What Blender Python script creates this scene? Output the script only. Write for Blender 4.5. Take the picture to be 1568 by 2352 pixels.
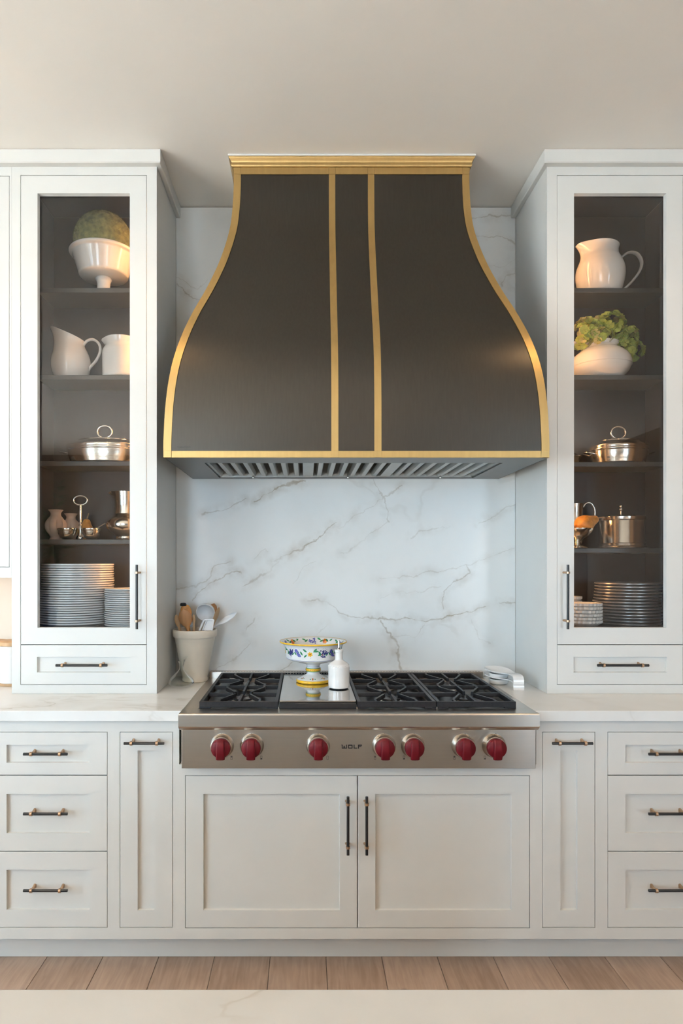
import bpy, bmesh, math, random
from mathutils import Vector, Matrix
random.seed(7)
PI = math.pi
for o in list(bpy.data.objects): bpy.data.objects.remove(o)
SC = bpy.context.scene
COL = SC.collection

# ------------------------------------------------------------------ camera
F = 1500.0; VX = 700.0; VY = 1290.0; CZ = 1.4295       # focal length (px), vanishing point, lens height
cam_d = bpy.data.cameras.new('camera'); cam = bpy.data.objects.new('camera', cam_d); COL.objects.link(cam)
cam.location = (0, 0, CZ); cam.rotation_euler = (PI/2, 0, 0)
cam_d.sensor_fit = 'VERTICAL'; cam_d.sensor_height = 36; cam_d.lens = F/2352*36
cam_d.shift_x = (784-VX)/2352; cam_d.shift_y = (VY-1176)/2352
cam_d.clip_start = .02
SC.camera = cam
# ------------------------------------------------------------------ world, lights, exposure
W = bpy.data.worlds.new('sky'); SC.world = W; W.use_nodes = True
bg = W.node_tree.nodes['Background']
bg.inputs[0].default_value = (.52, .765, 1.0, 1); bg.inputs[1].default_value = 15.0
SC.view_settings.view_transform = 'Standard'; SC.view_settings.look = 'None'
SC.view_settings.exposure = .15; SC.view_settings.gamma = 1; SC.view_settings.use_curve_mapping = False
sun_d = bpy.data.lights.new('sun', 'SUN'); sun_d.energy = 88; sun_d.angle = .01; sun_d.color = (1.0, .97, .93)
sun = bpy.data.objects.new('sun', sun_d); COL.objects.link(sun)          # high afternoon sun falling through the tall windows onto the floor
sun.rotation_euler = Vector((1.0, .1, -3.0)).to_track_quat('-Z', 'Y').to_euler()
CANS = [(-.85, 1.5), (1.3, 1.5), (3.0, 1.0), (-1.6, -1.8), (.6, -1.8), (2.6, -1.8)]
CAN_W = 13
WALL = 2.937; CEIL = 3.0195; AX = .183
XL, XR, YR = -4.2, 4.2, -4.6
def portal(loc, rot, sx, sy):
    l = bpy.data.lights.new('window_portal', 'AREA'); l.shape = 'RECTANGLE'; l.size = sx; l.size_y = sy
    l.cycles.is_portal = True
    o = bpy.data.objects.new('window_portal', l); o.location = loc; o.rotation_euler = rot; COL.objects.link(o)
WIN_L = [(-3.4, -2.1), (-1.7, -.4), (-.1, .75)]; WZ0, WZ1 = .15, 2.55      # three tall windows in the left wall
WIN_R = [(-2.5, -1.2), (3.0, 4.0)]                                          # one in the rear wall, and an added one for front fill
for a, b in WIN_L: portal((XL-.06, (a+b)/2, (WZ0+WZ1)/2), (0, -PI/2, 0), WZ1-WZ0, b-a)
for a, b in WIN_R: portal(((a+b)/2, YR-.06, (WZ0+WZ1)/2), (PI/2, 0, 0), b-a, WZ1-WZ0)

# ------------------------------------------------------------------ helpers
def X(px, D): return (px-VX)*D/F
def Z(py, D): return CZ+(VY-py)*D/F

def tag(o, label=None, cat=None, group=None, kind=None):
    if label: o['label'] = label
    if cat: o['category'] = cat
    if group: o['group'] = group
    if kind: o['kind'] = kind
    return o
def thing(name, label, cat, loc=(0, 0, 0), group=None, rz=0):
    o = bpy.data.objects.new(name, None); o.empty_display_size = .05; COL.objects.link(o)
    o.location = loc; o.rotation_euler = (0, 0, rz)
    return tag(o, label, cat, group)
def mk(name, me, parent=None, loc=None):
    o = bpy.data.objects.new(name, me); COL.objects.link(o)
    if parent: o.parent = parent
    if loc is not None: o.location = loc
    return o
def fin(name, bm, mats, parent=None, smooth=False, loc=None, off=None):
    """bmesh -> object; off: subtract this origin (so that parts sit in their parent's frame)"""
    if off is not None: bmesh.ops.translate(bm, verts=bm.verts, vec=-Vector(off))
    bmesh.ops.recalc_face_normals(bm, faces=bm.faces)
    me = bpy.data.meshes.new(name); bm.to_mesh(me); bm.free()
    for m in (mats if isinstance(mats, (list, tuple)) else [mats]): me.materials.append(m)
    if smooth:
        for p in me.polygons: p.use_smooth = True
        try: me.set_sharp_from_angle(angle=math.radians(40))
        except Exception: pass
    return mk(name, me, parent, loc)
def box(bm, x0, x1, y0, y1, z0, z1, mi=0):
    v = [bm.verts.new((x, y, z)) for z in (z0, z1) for y in (y0, y1) for x in (x0, x1)]
    for f in ((0, 2, 3, 1), (4, 5, 7, 6), (0, 1, 5, 4), (2, 6, 7, 3), (0, 4, 6, 2), (1, 3, 7, 5)):
        bm.faces.new([v[i] for i in f]).material_index = mi
    return v
def boxes(*bs, bevel=0, seg=2):
    bm = bmesh.new()
    for b in bs: box(bm, *b)
    if bevel: bmesh.ops.bevel(bm, geom=list(bm.edges), offset=bevel, segments=seg, profile=.5, affect='EDGES')
    return bm
def lathe(prof, n=48, fn=None, closed=False, bm=None, mi=0, c=(0, 0, 0)):
    bm = bm or bmesh.new(); rings = []
    for i, (r, z) in enumerate(prof):
        if r < 1e-6:
            rings.append([bm.verts.new((c[0], c[1], c[2]+z))]); continue
        ring = []
        for k in range(n):
            t = 2*PI*k/n; p = [r*math.cos(t), r*math.sin(t), z]
            if fn: p = fn(p, t, i, r, z)
            ring.append(bm.verts.new((p[0]+c[0], p[1]+c[1], p[2]+c[2])))
        rings.append(ring)
    for a, b in zip(rings, rings[1:]):
        for k in range(n):
            k2 = (k+1) % n
            if len(a) == 1 and len(b) == 1: continue
            if len(a) == 1: f = [a[0], b[k], b[k2]]
            elif len(b) == 1: f = [a[k], a[k2], b[0]]
            else: f = [a[k], a[k2], b[k2], b[k]]
            bm.faces.new(f).material_index = mi
    return bm
def smooth_path(pts, n=6, closed=False):
    pts = [Vector(p) for p in pts]; out = []; m = len(pts)
    rng = range(m if closed else m-1)
    for i in rng:
        if closed: p0, p1, p2, p3 = pts[i-1], pts[i], pts[(i+1) % m], pts[(i+2) % m]
        else: p0, p1, p2, p3 = pts[max(i-1, 0)], pts[i], pts[i+1], pts[min(i+2, m-1)]
        for k in range(n):
            t = k/n
            out.append(.5*((2*p1)+(p2-p0)*t+(2*p0-5*p1+4*p2-p3)*t*t+(3*p1-p0-3*p2+p3)*t**3))
    if not closed: out.append(pts[-1])
    return out
def crom(prof, n=5):
    return [(max(p.x, 0), p.y) for p in smooth_path([(a, b, 0) for a, b in prof], n)]
def interp(tab, u):
    for (a, b), (c, d) in zip(tab, tab[1:]):
        if u <= c: return b+(d-b)*max(0, (u-a))/(c-a)
    return tab[-1][1]
def sweep(path, w, t=None, hint=(0, 0, 1), n=12, closed=False, bm=None, mi=0, cap=True, power=1.0):
    """tube of elliptic section; w, t: half width along 'hint' side and half thickness, numbers or tables over 0..1"""
    bm = bm or bmesh.new(); path = [Vector(p) for p in path]; m = len(path); rings = []; hint = Vector(hint)
    gw = (lambda u: w) if not isinstance(w, (list, tuple)) else (lambda u: interp(w, u))
    t = w if t is None else t
    gt = (lambda u: t) if not isinstance(t, (list, tuple)) else (lambda u: interp(t, u))
    for i, p in enumerate(path):
        if closed: tg = path[(i+1) % m]-path[i-1]
        else: tg = path[min(i+1, m-1)]-path[max(i-1, 0)]
        tg.normalize(); s = hint-tg*hint.dot(tg)
        if s.length < 1e-4: s = tg.orthogonal()
        s.normalize(); nn = tg.cross(s); u = i/(m-1)
        ring = []
        for k in range(n):
            a = 2*PI*k/n; ca, sa = math.cos(a), math.sin(a)
            ca = math.copysign(abs(ca)**power, ca); sa = math.copysign(abs(sa)**power, sa)
            ring.append(bm.verts.new(p+s*(gw(u)*ca)+nn*(gt(u)*sa)))
        rings.append(ring)
    pr = list(zip(rings, rings[1:]))
    if closed: pr.append((rings[-1], rings[0]))
    for a, b in pr:
        for k in range(n):
            bm.faces.new([a[k], a[(k+1) % n], b[(k+1) % n], b[k]]).material_index = mi
    if cap and not closed:
        bm.faces.new(rings[0][::-1]).material_index = mi; bm.faces.new(rings[-1]).material_index = mi
    return bm
def cyl(bm, p0, p1, r, n=20, r1=None, mi=0):
    r1 = r if r1 is None else r1
    return sweep([p0, p1], [(0, r), (1, r1)], bm=bm, n=n, mi=mi, hint=(.3, .5, .8))
def extrude_x(poly, x0, x1, bm=None, mi=0):
    bm = bm or bmesh.new()
    a = [bm.verts.new((x0, y, z)) for y, z in poly]; b = [bm.verts.new((x1, y, z)) for y, z in poly]
    n = len(poly)
    for i in range(n): bm.faces.new([a[i], a[(i+1) % n], b[(i+1) % n], b[i]]).material_index = mi
    bm.faces.new(a[::-1]).material_index = mi; bm.faces.new(b).material_index = mi
    return bm

# ------------------------------------------------------------------ materials
def nt_of(name):
    m = bpy.data.materials.new(name); m.use_nodes = True; nt = m.node_tree
    return m, nt, nt.nodes, nt.links, nt.nodes['Principled BSDF']
def pm(name, col, rough=.5, metal=0, var=.06, scale=40, bump=0, bscale=300, stretch=(1, 1, 1), aniso=0, coat=0, sheen=0, spec=None, rvar=.0):
    m, nt, N, L, b = nt_of(name)
    tc = N.new('ShaderNodeTexCoord'); mp = N.new('ShaderNodeMapping'); mp.inputs['Scale'].default_value = stretch
    L.new(tc.outputs['Object'], mp.inputs[0])
    nz = N.new('ShaderNodeTexNoise'); nz.inputs['Scale'].default_value = scale; nz.inputs['Detail'].default_value = 4
    L.new(mp.outputs[0], nz.inputs['Vector'])
    rp = N.new('ShaderNodeValToRGB')
    rp.color_ramp.elements[0].position = .3; rp.color_ramp.elements[1].position = .7
    rp.color_ramp.elements[0].color = [c*(1-var) for c in col]+[1]
    rp.color_ramp.elements[1].color = [min(1, c*(1+var)) for c in col]+[1]
    L.new(nz.outputs[0], rp.inputs[0]); L.new(rp.outputs[0], b.inputs['Base Color'])
    b.inputs['Roughness'].default_value = rough; b.inputs['Metallic'].default_value = metal
    if rvar:
        mr = N.new('ShaderNodeMapRange'); mr.inputs[3].default_value = max(.02, rough-rvar); mr.inputs[4].default_value = rough+rvar
        L.new(nz.outputs[0], mr.inputs[0]); L.new(mr.outputs[0], b.inputs['Roughness'])
    if aniso: b.inputs['Anisotropic'].default_value = aniso
    if coat: b.inputs['Coat Weight'].default_value = coat; b.inputs['Coat Roughness'].default_value = .05
    if spec is not None: b.inputs['Specular IOR Level'].default_value = spec
    if bump:
        n2 = N.new('ShaderNodeTexNoise'); n2.inputs['Scale'].default_value = bscale; n2.inputs['Detail'].default_value = 3
        L.new(mp.outputs[0], n2.inputs['Vector'])
        bp = N.new('ShaderNodeBump'); bp.inputs['Strength'].default_value = bump; bp.inputs['Distance'].default_value = .002
        L.new(n2.outputs[0], bp.inputs['Height']); L.new(bp.outputs[0], b.inputs['Normal'])
    return m
def emit(name, col, s):
    m, nt, N, L, b = nt_of(name)
    b.inputs['Base Color'].default_value = (*col, 1); b.inputs['Emission Color'].default_value = (*col, 1)
    b.inputs['Emission Strength'].default_value = s
    return m
def glass(name, tint=(1, 1, 1), ior=1.5, rough=0.0):
    m, nt, N, L, b = nt_of(name); N.remove(b)
    tr = N.new('ShaderNodeBsdfTransparent'); tr.inputs[0].default_value = (*tint, 1)
    gl = N.new('ShaderNodeBsdfGlossy'); gl.inputs['Roughness'].default_value = rough
    fr = N.new('ShaderNodeFresnel'); fr.inputs[0].default_value = ior
    mx = N.new('ShaderNodeMixShader'); L.new(fr.outputs[0], mx.inputs[0]); L.new(tr.outputs[0], mx.inputs[1]); L.new(gl.outputs[0], mx.inputs[2])
    L.new(mx.outputs[0], N['Material Output'].inputs[0])
    return m
def marble(name, veins=(), generic=.6, seed=0., base=(.79, .785, .755), gscale=1.6):
    """white stone with grey-brown veins. veins: list of (polyline [(x,z)..], width, strength)"""
    m, nt, N, L, b = nt_of(name)
    def math_(op, a, c=None, d=None, clamp=False):
        n = N.new('ShaderNodeMath'); n.operation = op; n.use_clamp = clamp
        for i, v in enumerate((a, c, d)):
            if v is None: continue
            if isinstance(v, (int, float)): n.inputs[i].default_value = v
            else: L.new(v, n.inputs[i])
        return n.outputs[0]
    def vec(op, a, c=None, d=None, out=0):
        n = N.new('ShaderNodeVectorMath'); n.operation = op
        for i, v in enumerate((a, c, d)):
            if v is None: continue
            if isinstance(v, (tuple, list, Vector)): n.inputs[i].default_value = v
            else: L.new(v, n.inputs[i])
        return n.outputs['Value'] if out else n.outputs[0]
    def noise(v, s, det=4, rough=.55, color=False):
        n = N.new('ShaderNodeTexNoise'); n.inputs['Scale'].default_value = s; n.inputs['Detail'].default_value = det
        n.inputs['Roughness'].default_value = rough; L.new(v, n.inputs['Vector']); return n.outputs[1 if color else 0]
    def smooth(v, a, c):
        n = N.new('ShaderNodeMapRange'); n.interpolation_type = 'SMOOTHSTEP'; L.new(v, n.inputs[0])
        n.inputs[1].default_value = a; n.inputs[2].default_value = c; n.inputs[3].default_value = 0; n.inputs[4].default_value = 1
        return n.outputs[0]
    ge = N.new('ShaderNodeNewGeometry'); pos = vec('ADD', ge.outputs['Position'], (seed, seed*.7, seed*1.3))
    masks = []
    if veins:
        w1 = vec('MULTIPLY_ADD', noise(pos, 5, 3, color=True), (.06, .06, .06), (-.03, -.03, -.03))
        w2 = vec('MULTIPLY_ADD', noise(pos, 24, 5, color=True), (.038, .038, .038), (-.019, -.019, -.019))
        p = vec('ADD', vec('ADD', ge.outputs['Position'], w1), w2)
        p = vec('MULTIPLY', p, (1, 0, 1))
        wn = math_('MULTIPLY_ADD', noise(pos, 11, 3), 2.6, -.75); wn = math_('MAXIMUM', wn, .12)
        brk = smooth(noise(pos, 7, 3), .3, .55)
        prev = None                      # each segment hangs on the one before, so the shader evaluates them one after another
        for width, strength in sorted({(v[1], v[2]) for v in veins}):
            d = None
            for pl, ww, ss in veins:
                if (ww, ss) != (width, strength): continue
                for (ax, az), (bx, bz) in zip(pl, pl[1:]):
                    ba = Vector((bx-ax, 0, bz-az)); l2 = ba.length_squared
                    pa = vec('SUBTRACT', p if prev is None else vec('MULTIPLY_ADD', prev, (1e-7, 0, 0), p), (ax, 0, az))
                    h = math_('MULTIPLY', vec('DOT_PRODUCT', pa, ba, out=1), 1/l2, clamp=True)
                    n = N.new('ShaderNodeVectorMath'); n.operation = 'SCALE'; n.inputs[0].default_value = ba; L.new(h, n.inputs['Scale'])
                    di = vec('LENGTH', vec('SUBTRACT', pa, n.outputs[0]), out=1)
                    d = di if d is None else math_('MINIMUM', d, di)
                    prev = d
            q = math_('DIVIDE', d, math_('MULTIPLY', wn, width))
            core = math_('SUBTRACT', 1., smooth(q, .1, 1.7))
            halo = math_('MULTIPLY', math_('SUBTRACT', 1., smooth(d, 0., .045)), smooth(noise(pos, 10, 5), .38, .72))
            core = math_('MULTIPLY', core, math_('MULTIPLY_ADD', brk, .75, .25))
            masks.append(math_('MULTIPLY_ADD', core, strength, math_('MULTIPLY', halo, strength*.85)))
    if generic:
        g1 = vec('MULTIPLY_ADD', noise(pos, 2.2, 3, color=True), (.5, .5, .5), pos)
        g1 = vec('MULTIPLY', g1, (gscale, gscale*1.9, gscale*1.5))
        r = math_('ABSOLUTE', math_('SUBTRACT', noise(g1, 1.0, 5, .5), .5))
        ln = math_('SUBTRACT', 1., smooth(r, .0, .016)); so = math_('SUBTRACT', 1., smooth(r, .0, .09))
        gate = smooth(noise(pos, 2.3, 2), .45, .62)
        masks.append(math_('MULTIPLY', math_('MULTIPLY_ADD', so, .3, math_('MULTIPLY', ln, .6)), math_('MULTIPLY', gate, generic)))
    tot = masks[0]
    for k in masks[1:]: tot = math_('MAXIMUM', tot, k)
    cl = math_('MULTIPLY', smooth(noise(pos, 2.2, 5), .45, .8), .18)
    tot = math_('ADD', tot, cl, clamp=True)
    mx = N.new('ShaderNodeMix'); mx.data_type = 'RGBA'; L.new(tot, mx.inputs[0])
    mx.inputs[6].default_value = (*base, 1); mx.inputs[7].default_value = (.42, .365, .29, 1)
    L.new(mx.outputs[2], b.inputs['Base Color']); b.inputs['Roughness'].default_value = .26
    b.inputs['Specular IOR Level'].default_value = .3
    return m
def wood_floor(name):
    m, nt, N, L, b = nt_of(name)
    tc = N.new('ShaderNodeTexCoord'); oi = N.new('ShaderNodeObjectInfo')
    ad = N.new('ShaderNodeVectorMath'); ad.operation = 'ADD'; L.new(tc.outputs['Object'], ad.inputs[0])
    ml = N.new('ShaderNodeMath'); ml.operation = 'MULTIPLY'; ml.inputs[1].default_value = 37.; L.new(oi.outputs['Random'], ml.inputs[0]); L.new(ml.outputs[0], ad.inputs[1])
    mp = N.new('ShaderNodeMapping'); mp.inputs['Scale'].default_value = (1, .09, 1); L.new(ad.outputs[0], mp.inputs[0])
    n1 = N.new('ShaderNodeTexNoise'); n1.inputs['Scale'].default_value = 70; n1.inputs['Detail'].default_value = 6; n1.inputs['Distortion'].default_value = .6; L.new(mp.outputs[0], n1.inputs[0])
    n2 = N.new('ShaderNodeTexNoise'); n2.inputs['Scale'].default_value = 6; n2.inputs['Detail'].default_value = 3; L.new(ad.outputs[0], n2.inputs[0])
    rp = N.new('ShaderNodeValToRGB'); E = rp.color_ramp.elements
    E[0].position = .25; E[0].color = (.29, .195, .140, 1); E[1].position = .75; E[1].color = (.58, .43, .33, 1)
    av = N.new('ShaderNodeMath'); av.operation = 'MULTIPLY_ADD'; av.inputs[1].default_value = .5; L.new(n1.outputs[0], av.inputs[0])
    a2 = N.new('ShaderNodeMath'); a2.operation = 'MULTIPLY_ADD'; a2.inputs[1].default_value = .3; L.new(n2.outputs[0], a2.inputs[0])
    a3 = N.new('ShaderNodeMath'); a3.operation = 'MULTIPLY'; a3.inputs[1].default_value = .2; L.new(oi.outputs['Random'], a3.inputs[0])
    L.new(a3.outputs[0], a2.inputs[2]); L.new(a2.outputs[0], av.inputs[2]); L.new(av.outputs[0], rp.inputs[0])
    vo = N.new('ShaderNodeTexVoronoi'); vo.inputs['Scale'].default_value = 3.2; L.new(ad.outputs[0], vo.inputs['Vector'])
    kr = N.new('ShaderNodeMapRange'); kr.inputs[1].default_value = .02; kr.inputs[2].default_value = .07; kr.inputs[3].default_value = .35; kr.inputs[4].default_value = 1.; L.new(vo.outputs[0], kr.inputs[0])
    mm = N.new('ShaderNodeVectorMath'); mm.operation = 'SCALE'; L.new(rp.outputs[0], mm.inputs[0]); L.new(kr.outputs[0], mm.inputs['Scale'])
    L.new(mm.outputs[0], b.inputs['Base Color']); b.inputs['Roughness'].default_value = .45
    bp = N.new('ShaderNodeBump'); bp.inputs['Strength'].default_value = .15; bp.inputs['Distance'].default_value = .001; L.new(n1.outputs[0], bp.inputs['Height']); L.new(bp.outputs[0], b.inputs['Normal'])
    return m

M = {}
M['paint'] = pm('white_paint', (.685, .675, .635), .38, var=.015, scale=8, bump=.02, bscale=500)
M['ceil'] = pm('ceiling_paint', (.90, .85, .775), .9, var=.015, scale=3)
M['wall'] = pm('wall_paint', (.74, .68, .58), .8, var=.02, scale=4)
M['dim'] = pm('greige_wall_paint', (.24, .18, .13), .8, var=.02, scale=4)
M['terrace'] = pm('pale_bounce_ground', (.64, .61, .56), .8, var=.1, scale=3)
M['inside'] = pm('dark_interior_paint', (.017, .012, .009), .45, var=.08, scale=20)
M['shelf'] = pm('shelf_paint', (.062, .064, .064), .35, var=.06, scale=20)
M['hood'] = pm('dark_brushed_steel', (.068, .064, .056), .32, metal=1, var=.04, scale=160, stretch=(1, 1, .1), bump=.015, bscale=500)
M['brass'] = pm('satin_brass', (.49, .34, .14), .40, metal=1, var=.05, scale=60, stretch=(1, 1, .1))
M['steel'] = pm('brushed_stainless', (.56, .51, .45), .28, metal=1, var=.02, scale=220, stretch=(.03, 1, 1), bump=.008, bscale=900)
M['polish'] = pm('polished_stainless', (.60, .58, .55), .06, metal=1, var=.03, scale=30)
M['liner'] = pm('hood_liner_steel', (.36, .36, .34), .35, metal=1, var=.06, scale=40)
M['iron'] = pm('cast_iron', (.016, .016, .018), .4, var=.2, scale=120, bump=.1, bscale=700, spec=.25)
M['black'] = pm('black_enamel', (.012, .012, .013), .3, var=.2, scale=60)
M['barblack'] = pm('black_bar', (.012, .012, .012), .35, var=.2, scale=80)
M['bronze'] = pm('champagne_bronze', (.50, .34, .22), .33, metal=1, var=.05, scale=90)
M['red'] = pm('red_knob', (.115, .001, .006), .45, var=.08, scale=60, spec=.3)
M['mark'] = pm('dark_print', (.02, .017, .015), .5, var=.05)
M['white'] = pm('white_glaze', (.80, .78, .75), .09, var=.02, scale=15)
M['crock'] = pm('cream_glaze', (.72, .65, .54), .3, var=.05, scale=14, bump=.05, bscale=30)
M['plate'] = pm('plate_glaze', (.78, .80, .80), .18, var=.02, scale=20)
M['greyplate'] = pm('pewter_rim_plate', (.36, .35, .35), .28, metal=.55, var=.1, scale=40)
M['silver'] = pm('silver', (.78, .74, .68), .2, metal=1, var=.05, scale=25)
M['terracotta'] = pm('blush_ceramic', (.62, .47, .37), .5, var=.08, scale=25, bump=.06, bscale=80)
M['pear'] = pm('pear_skin', (.62, .27, .05), .38, var=.25, scale=60)
M['stem'] = pm('woody_stem', (.30, .17, .08), .6, var=.2, scale=120)
M['woodlight'] = pm('beech_wood', (.52, .33, .17), .5, var=.16, scale=30, stretch=(1, 1, .12))
M['wooddark'] = pm('olive_wood', (.36, .17, .06), .45, var=.3, scale=30, stretch=(1, 1, .12))
M['moss'] = pm('moss', (.17, .18, .065), .9, var=.5, scale=50, bump=.8, bscale=140)
M['nylon'] = pm('white_nylon', (.72, .73, .74), .3, var=.02)
M['glass'] = glass('cabinet_glass', (.97, .97, .96))
M['clear'] = glass('clear_glass', (.965, .975, .965), 1.18)
M['blue'] = pm('cobalt_glaze', (.02, .05, .22), .1, var=.1)
M['leaf'] = pm('green_leaf', (.05, .13, .03), .4, var=.35, scale=30)
M['hyd1'] = pm('hydrangea_green', (.36, .42, .07), .55, var=.22, scale=70)
M['hyd2'] = pm('hydrangea_deep_green', (.24, .34, .06), .55, var=.22, scale=70)
M['hyd3'] = pm('hydrangea_buff', (.48, .42, .14), .55, var=.22, scale=70)
M['led'] = emit('led_warm', (1.0, .50, .20), 85.)
M['ledu'] = emit('led_under_cabinet', (1.0, .58, .34), 11.)
M['can'] = emit('downlight_glow', (1.0, .80, .56), 30.)
M['floor'] = wood_floor('oak_planks')
M['gap'] = pm('floor_gap', (.05, .035, .025), .8)
M['maj'] = pm('majolica_white', (.80, .80, .78), .15, var=.03, scale=30)
M['yel'] = pm('majolica_yellow', (.78, .46, .03), .2, var=.12, scale=80)
M['org'] = pm('majolica_orange', (.70, .22, .02), .2, var=.2, scale=90)
M['grn'] = pm('majolica_green', (.03, .22, .09), .2, var=.35, scale=90)
M['vio'] = pm('majolica_blue', (.10, .11, .38), .2, var=.3, scale=160)
M['nav'] = pm('majolica_navy', (.03, .04, .16), .2, var=.3, scale=160)
M['rdd'] = pm('majolica_red', (.35, .03, .03), .2, var=.2, scale=90)
M['trunk'] = M['stem']

VEIN_BOX = lambda pts: [(X(390+u/1.936, WALL), Z(1080+v/1.936, WALL)) for u, v in pts]
VEIN_PX = lambda pts: [(X(u, WALL), Z(v, WALL)) for u, v in pts]
S_, Md, Ft = (.0056, .66), (.0044, .46), (.0034, .28)
veins = []
def vv(cls, pts, px=False): veins.append(((VEIN_PX if px else VEIN_BOX)(pts), cls[0], cls[1]))
vv(S_, [(100, 580), (140, 530), (190, 500), (260, 465), (325, 455)])
vv(Md, [(330, 515), (440, 460), (480, 410)])
vv(S_, [(460, 410), (540, 375), (600, 345), (660, 295), (735, 242)])
vv(Md, [(150, 195), (260, 165), (340, 125)]); vv(S_, [(380, 130), (440, 105), (490, 80), (600, 45)])
vv(Md, [(610, 580), (700, 588), (760, 625), (800, 640), (920, 660)]); vv(S_, [(920, 660), (1000, 670), (1080, 660), (1180, 660), (1320, 630)])
vv(Md, [(1320, 630), (1405, 600)])
vv(S_, [(925, 670), (970, 720), (1015, 780)]); vv(S_, [(1015, 780), (1012, 850), (1025, 900)])
vv(Md, [(1222, 612), (1210, 540), (1260, 500), (1325, 460), (1310, 430)])
vv(Md, [(895, 45), (950, 130), (962, 170), (965, 240)]); vv(Ft, [(965, 240), (890, 290), (830, 345), (760, 375)])
vv(Md, [(945, 132), (1040, 70)]); vv(Ft, [(945, 135), (880, 170), (800, 225), (740, 270)])
vv(Md, [(1370, 235), (1440, 205), (1490, 165), (1530, 150)]); vv(Md, [(1465, 595), (1532, 598)])
vv(Md, [(480, 895), (540, 850)]); vv(Ft, [(650, 735), (705, 680)])
vv(Ft, [(930, 490), (1100, 460), (1220, 445), (1320, 425), (1528, 340)])
vv(Ft, [(540, 500), (580, 440), (640, 405)])
vv(Md, [(40, 525), (120, 520), (170, 490), (200, 430), (280, 405)]); vv(Ft, [(380, 400), (425, 340), (440, 365)])
vv(Md, [(380, 670), (340, 720)]); vv(Md, [(360, 770), (310, 830), (190, 890)])
vv(Ft, [(990, 735), (1085, 745), (1130, 680)]); vv(Ft, [(1340, 660), (1370, 740), (1425, 772)])
vv(Ft, [(1075, 300), (1130, 260), (1240, 240)]); vv(Ft, [(930, 575), (1020, 545), (1200, 515)])
vv(Md, [(1085, 503), (1120, 498), (1182, 502)], 1); vv(Md, [(1095, 545), (1140, 546), (1182, 566)], 1)
vv(Ft, [(1100, 610), (1150, 620), (1182, 600)], 1); vv(Md, [(1150, 665), (1165, 640), (1182, 632)], 1)
vv(Md, [(405, 655), (440, 690), (480, 695)], 1); vv(Ft, [(405, 640), (450, 665), (475, 640)], 1)
M['splash'] = marble('backsplash_marble', veins, generic=.22, seed=3.1, gscale=1.0)
M['counter'] = marble('counter_marble', (), generic=.55, seed=11.3)
M['island'] = marble('island_marble', (), generic=.9, seed=4.4, base=(.62, .61, .58))

# ------------------------------------------------------------------ the room
def struct(name, bm, m, label=None, parent=None, **k):
    o = fin(name, bm, m, parent, **k)
    if parent is None: tag(o, label, None, None, 'structure')
    return o
T = .15
fl = struct('floor', boxes((XL-T, XR+T, YR-T, WALL+T, -.12, -.012)), M['gap'], 'brown oak plank floor of the kitchen')
PW = .2015; LEN = 2.45
pme = None
k0 = math.floor((XL+.1256)/PW)
for k in range(k0, k0+43):
    x0 = -.1256+k*PW
    if x0 > XR-.02 or x0 < XL-.12: continue
    y = WALL-.02-LEN/2+random.choice((0, .5, 1.0, 1.6))
    for j in range(5):
        yy = y-j*LEN
        if yy-LEN/2 < YR-2.5: break
        if pme is None:
            bm = boxes((-PW/2+.0008, PW/2-.0008, -LEN/2+.0008, LEN/2-.0008, -.012, 0), bevel=.0012, seg=1)
            o = fin('plank', bm, M['floor'], fl, loc=(x0+PW/2, yy, 0)); pme = o.data
        else: mk('plank', pme, fl, (x0+PW/2, yy, 0))
struct('ceiling', boxes((XL-T, XR+T, YR-T, WALL+T, CEIL, CEIL+.15)), M['ceil'], 'plain cream painted ceiling above the cabinets')
struct('wall_back', boxes((XL-T, XR+T, WALL, WALL+T, 0, CEIL)), M['wall'], 'wall behind the range and the cabinets')
def wall_holes(name, label, along, fixed, a0, a1, holes, th, z0=WZ0, z1=WZ1):
    bm = bmesh.new(); segs = []; cur = a0
    for h in sorted(holes):
        segs.append((cur, h[0], 0, CEIL)); segs.append((h[0], h[1], 0, h[2] if len(h) > 2 else z0)); segs.append((h[0], h[1], h[3] if len(h) > 2 else z1, CEIL)); cur = h[1]
    segs.append((cur, a1, 0, CEIL))
    for s in segs:
        if s[3]-s[2] < .01 or s[1]-s[0] < .005: continue
        if along == 'y': box(bm, fixed, fixed+th, s[0], s[1], s[2], s[3])
        else: box(bm, s[0], s[1], fixed, fixed+th, s[2], s[3])
    return struct(name, bm, M['wall' if along == 'y' else 'dim'], label)
wall_holes('wall_left', 'wall with the tall windows', 'y', XL-T, YR, WALL, WIN_L, T)
wall_holes('wall_rear', 'wall facing the range with a window, an added fill window and a doorway', 'x', YR-T, XL, XR, WIN_R+[(1.4, 2.4, 0, 2.2)], T)
struct('wall_right', boxes((XR, XR+T, YR, WALL, 0, CEIL)), M['dim'], 'side wall opposite the windows')
def window(n, along, fixed, a, b):
    bm = bmesh.new()
    def bar(p0, p1, z0, z1, d=.05):
        if along == 'y': box(bm, fixed-d, fixed, p0, p1, z0, z1)
        else: box(bm, p0, p1, fixed-d, fixed, z0, z1)
    w = .06
    bar(a, b, WZ0, WZ0+w); bar(a, b, WZ1-w, WZ1); bar(a, a+w, WZ0+w, WZ1-w); bar(b-w, b, WZ0+w, WZ1-w)
    mid = (a+b)/2
    bar(mid-.012, mid+.012, WZ0+w, WZ1-w, .03)
    for i in (1, 2, 3):
        zz = WZ0+(WZ1-WZ0)*i/4; bar(a+w, b-w, zz-.012, zz+.012, .03)
    struct('window_%d' % n, bm, M['paint'], 'white gridded window')
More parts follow.
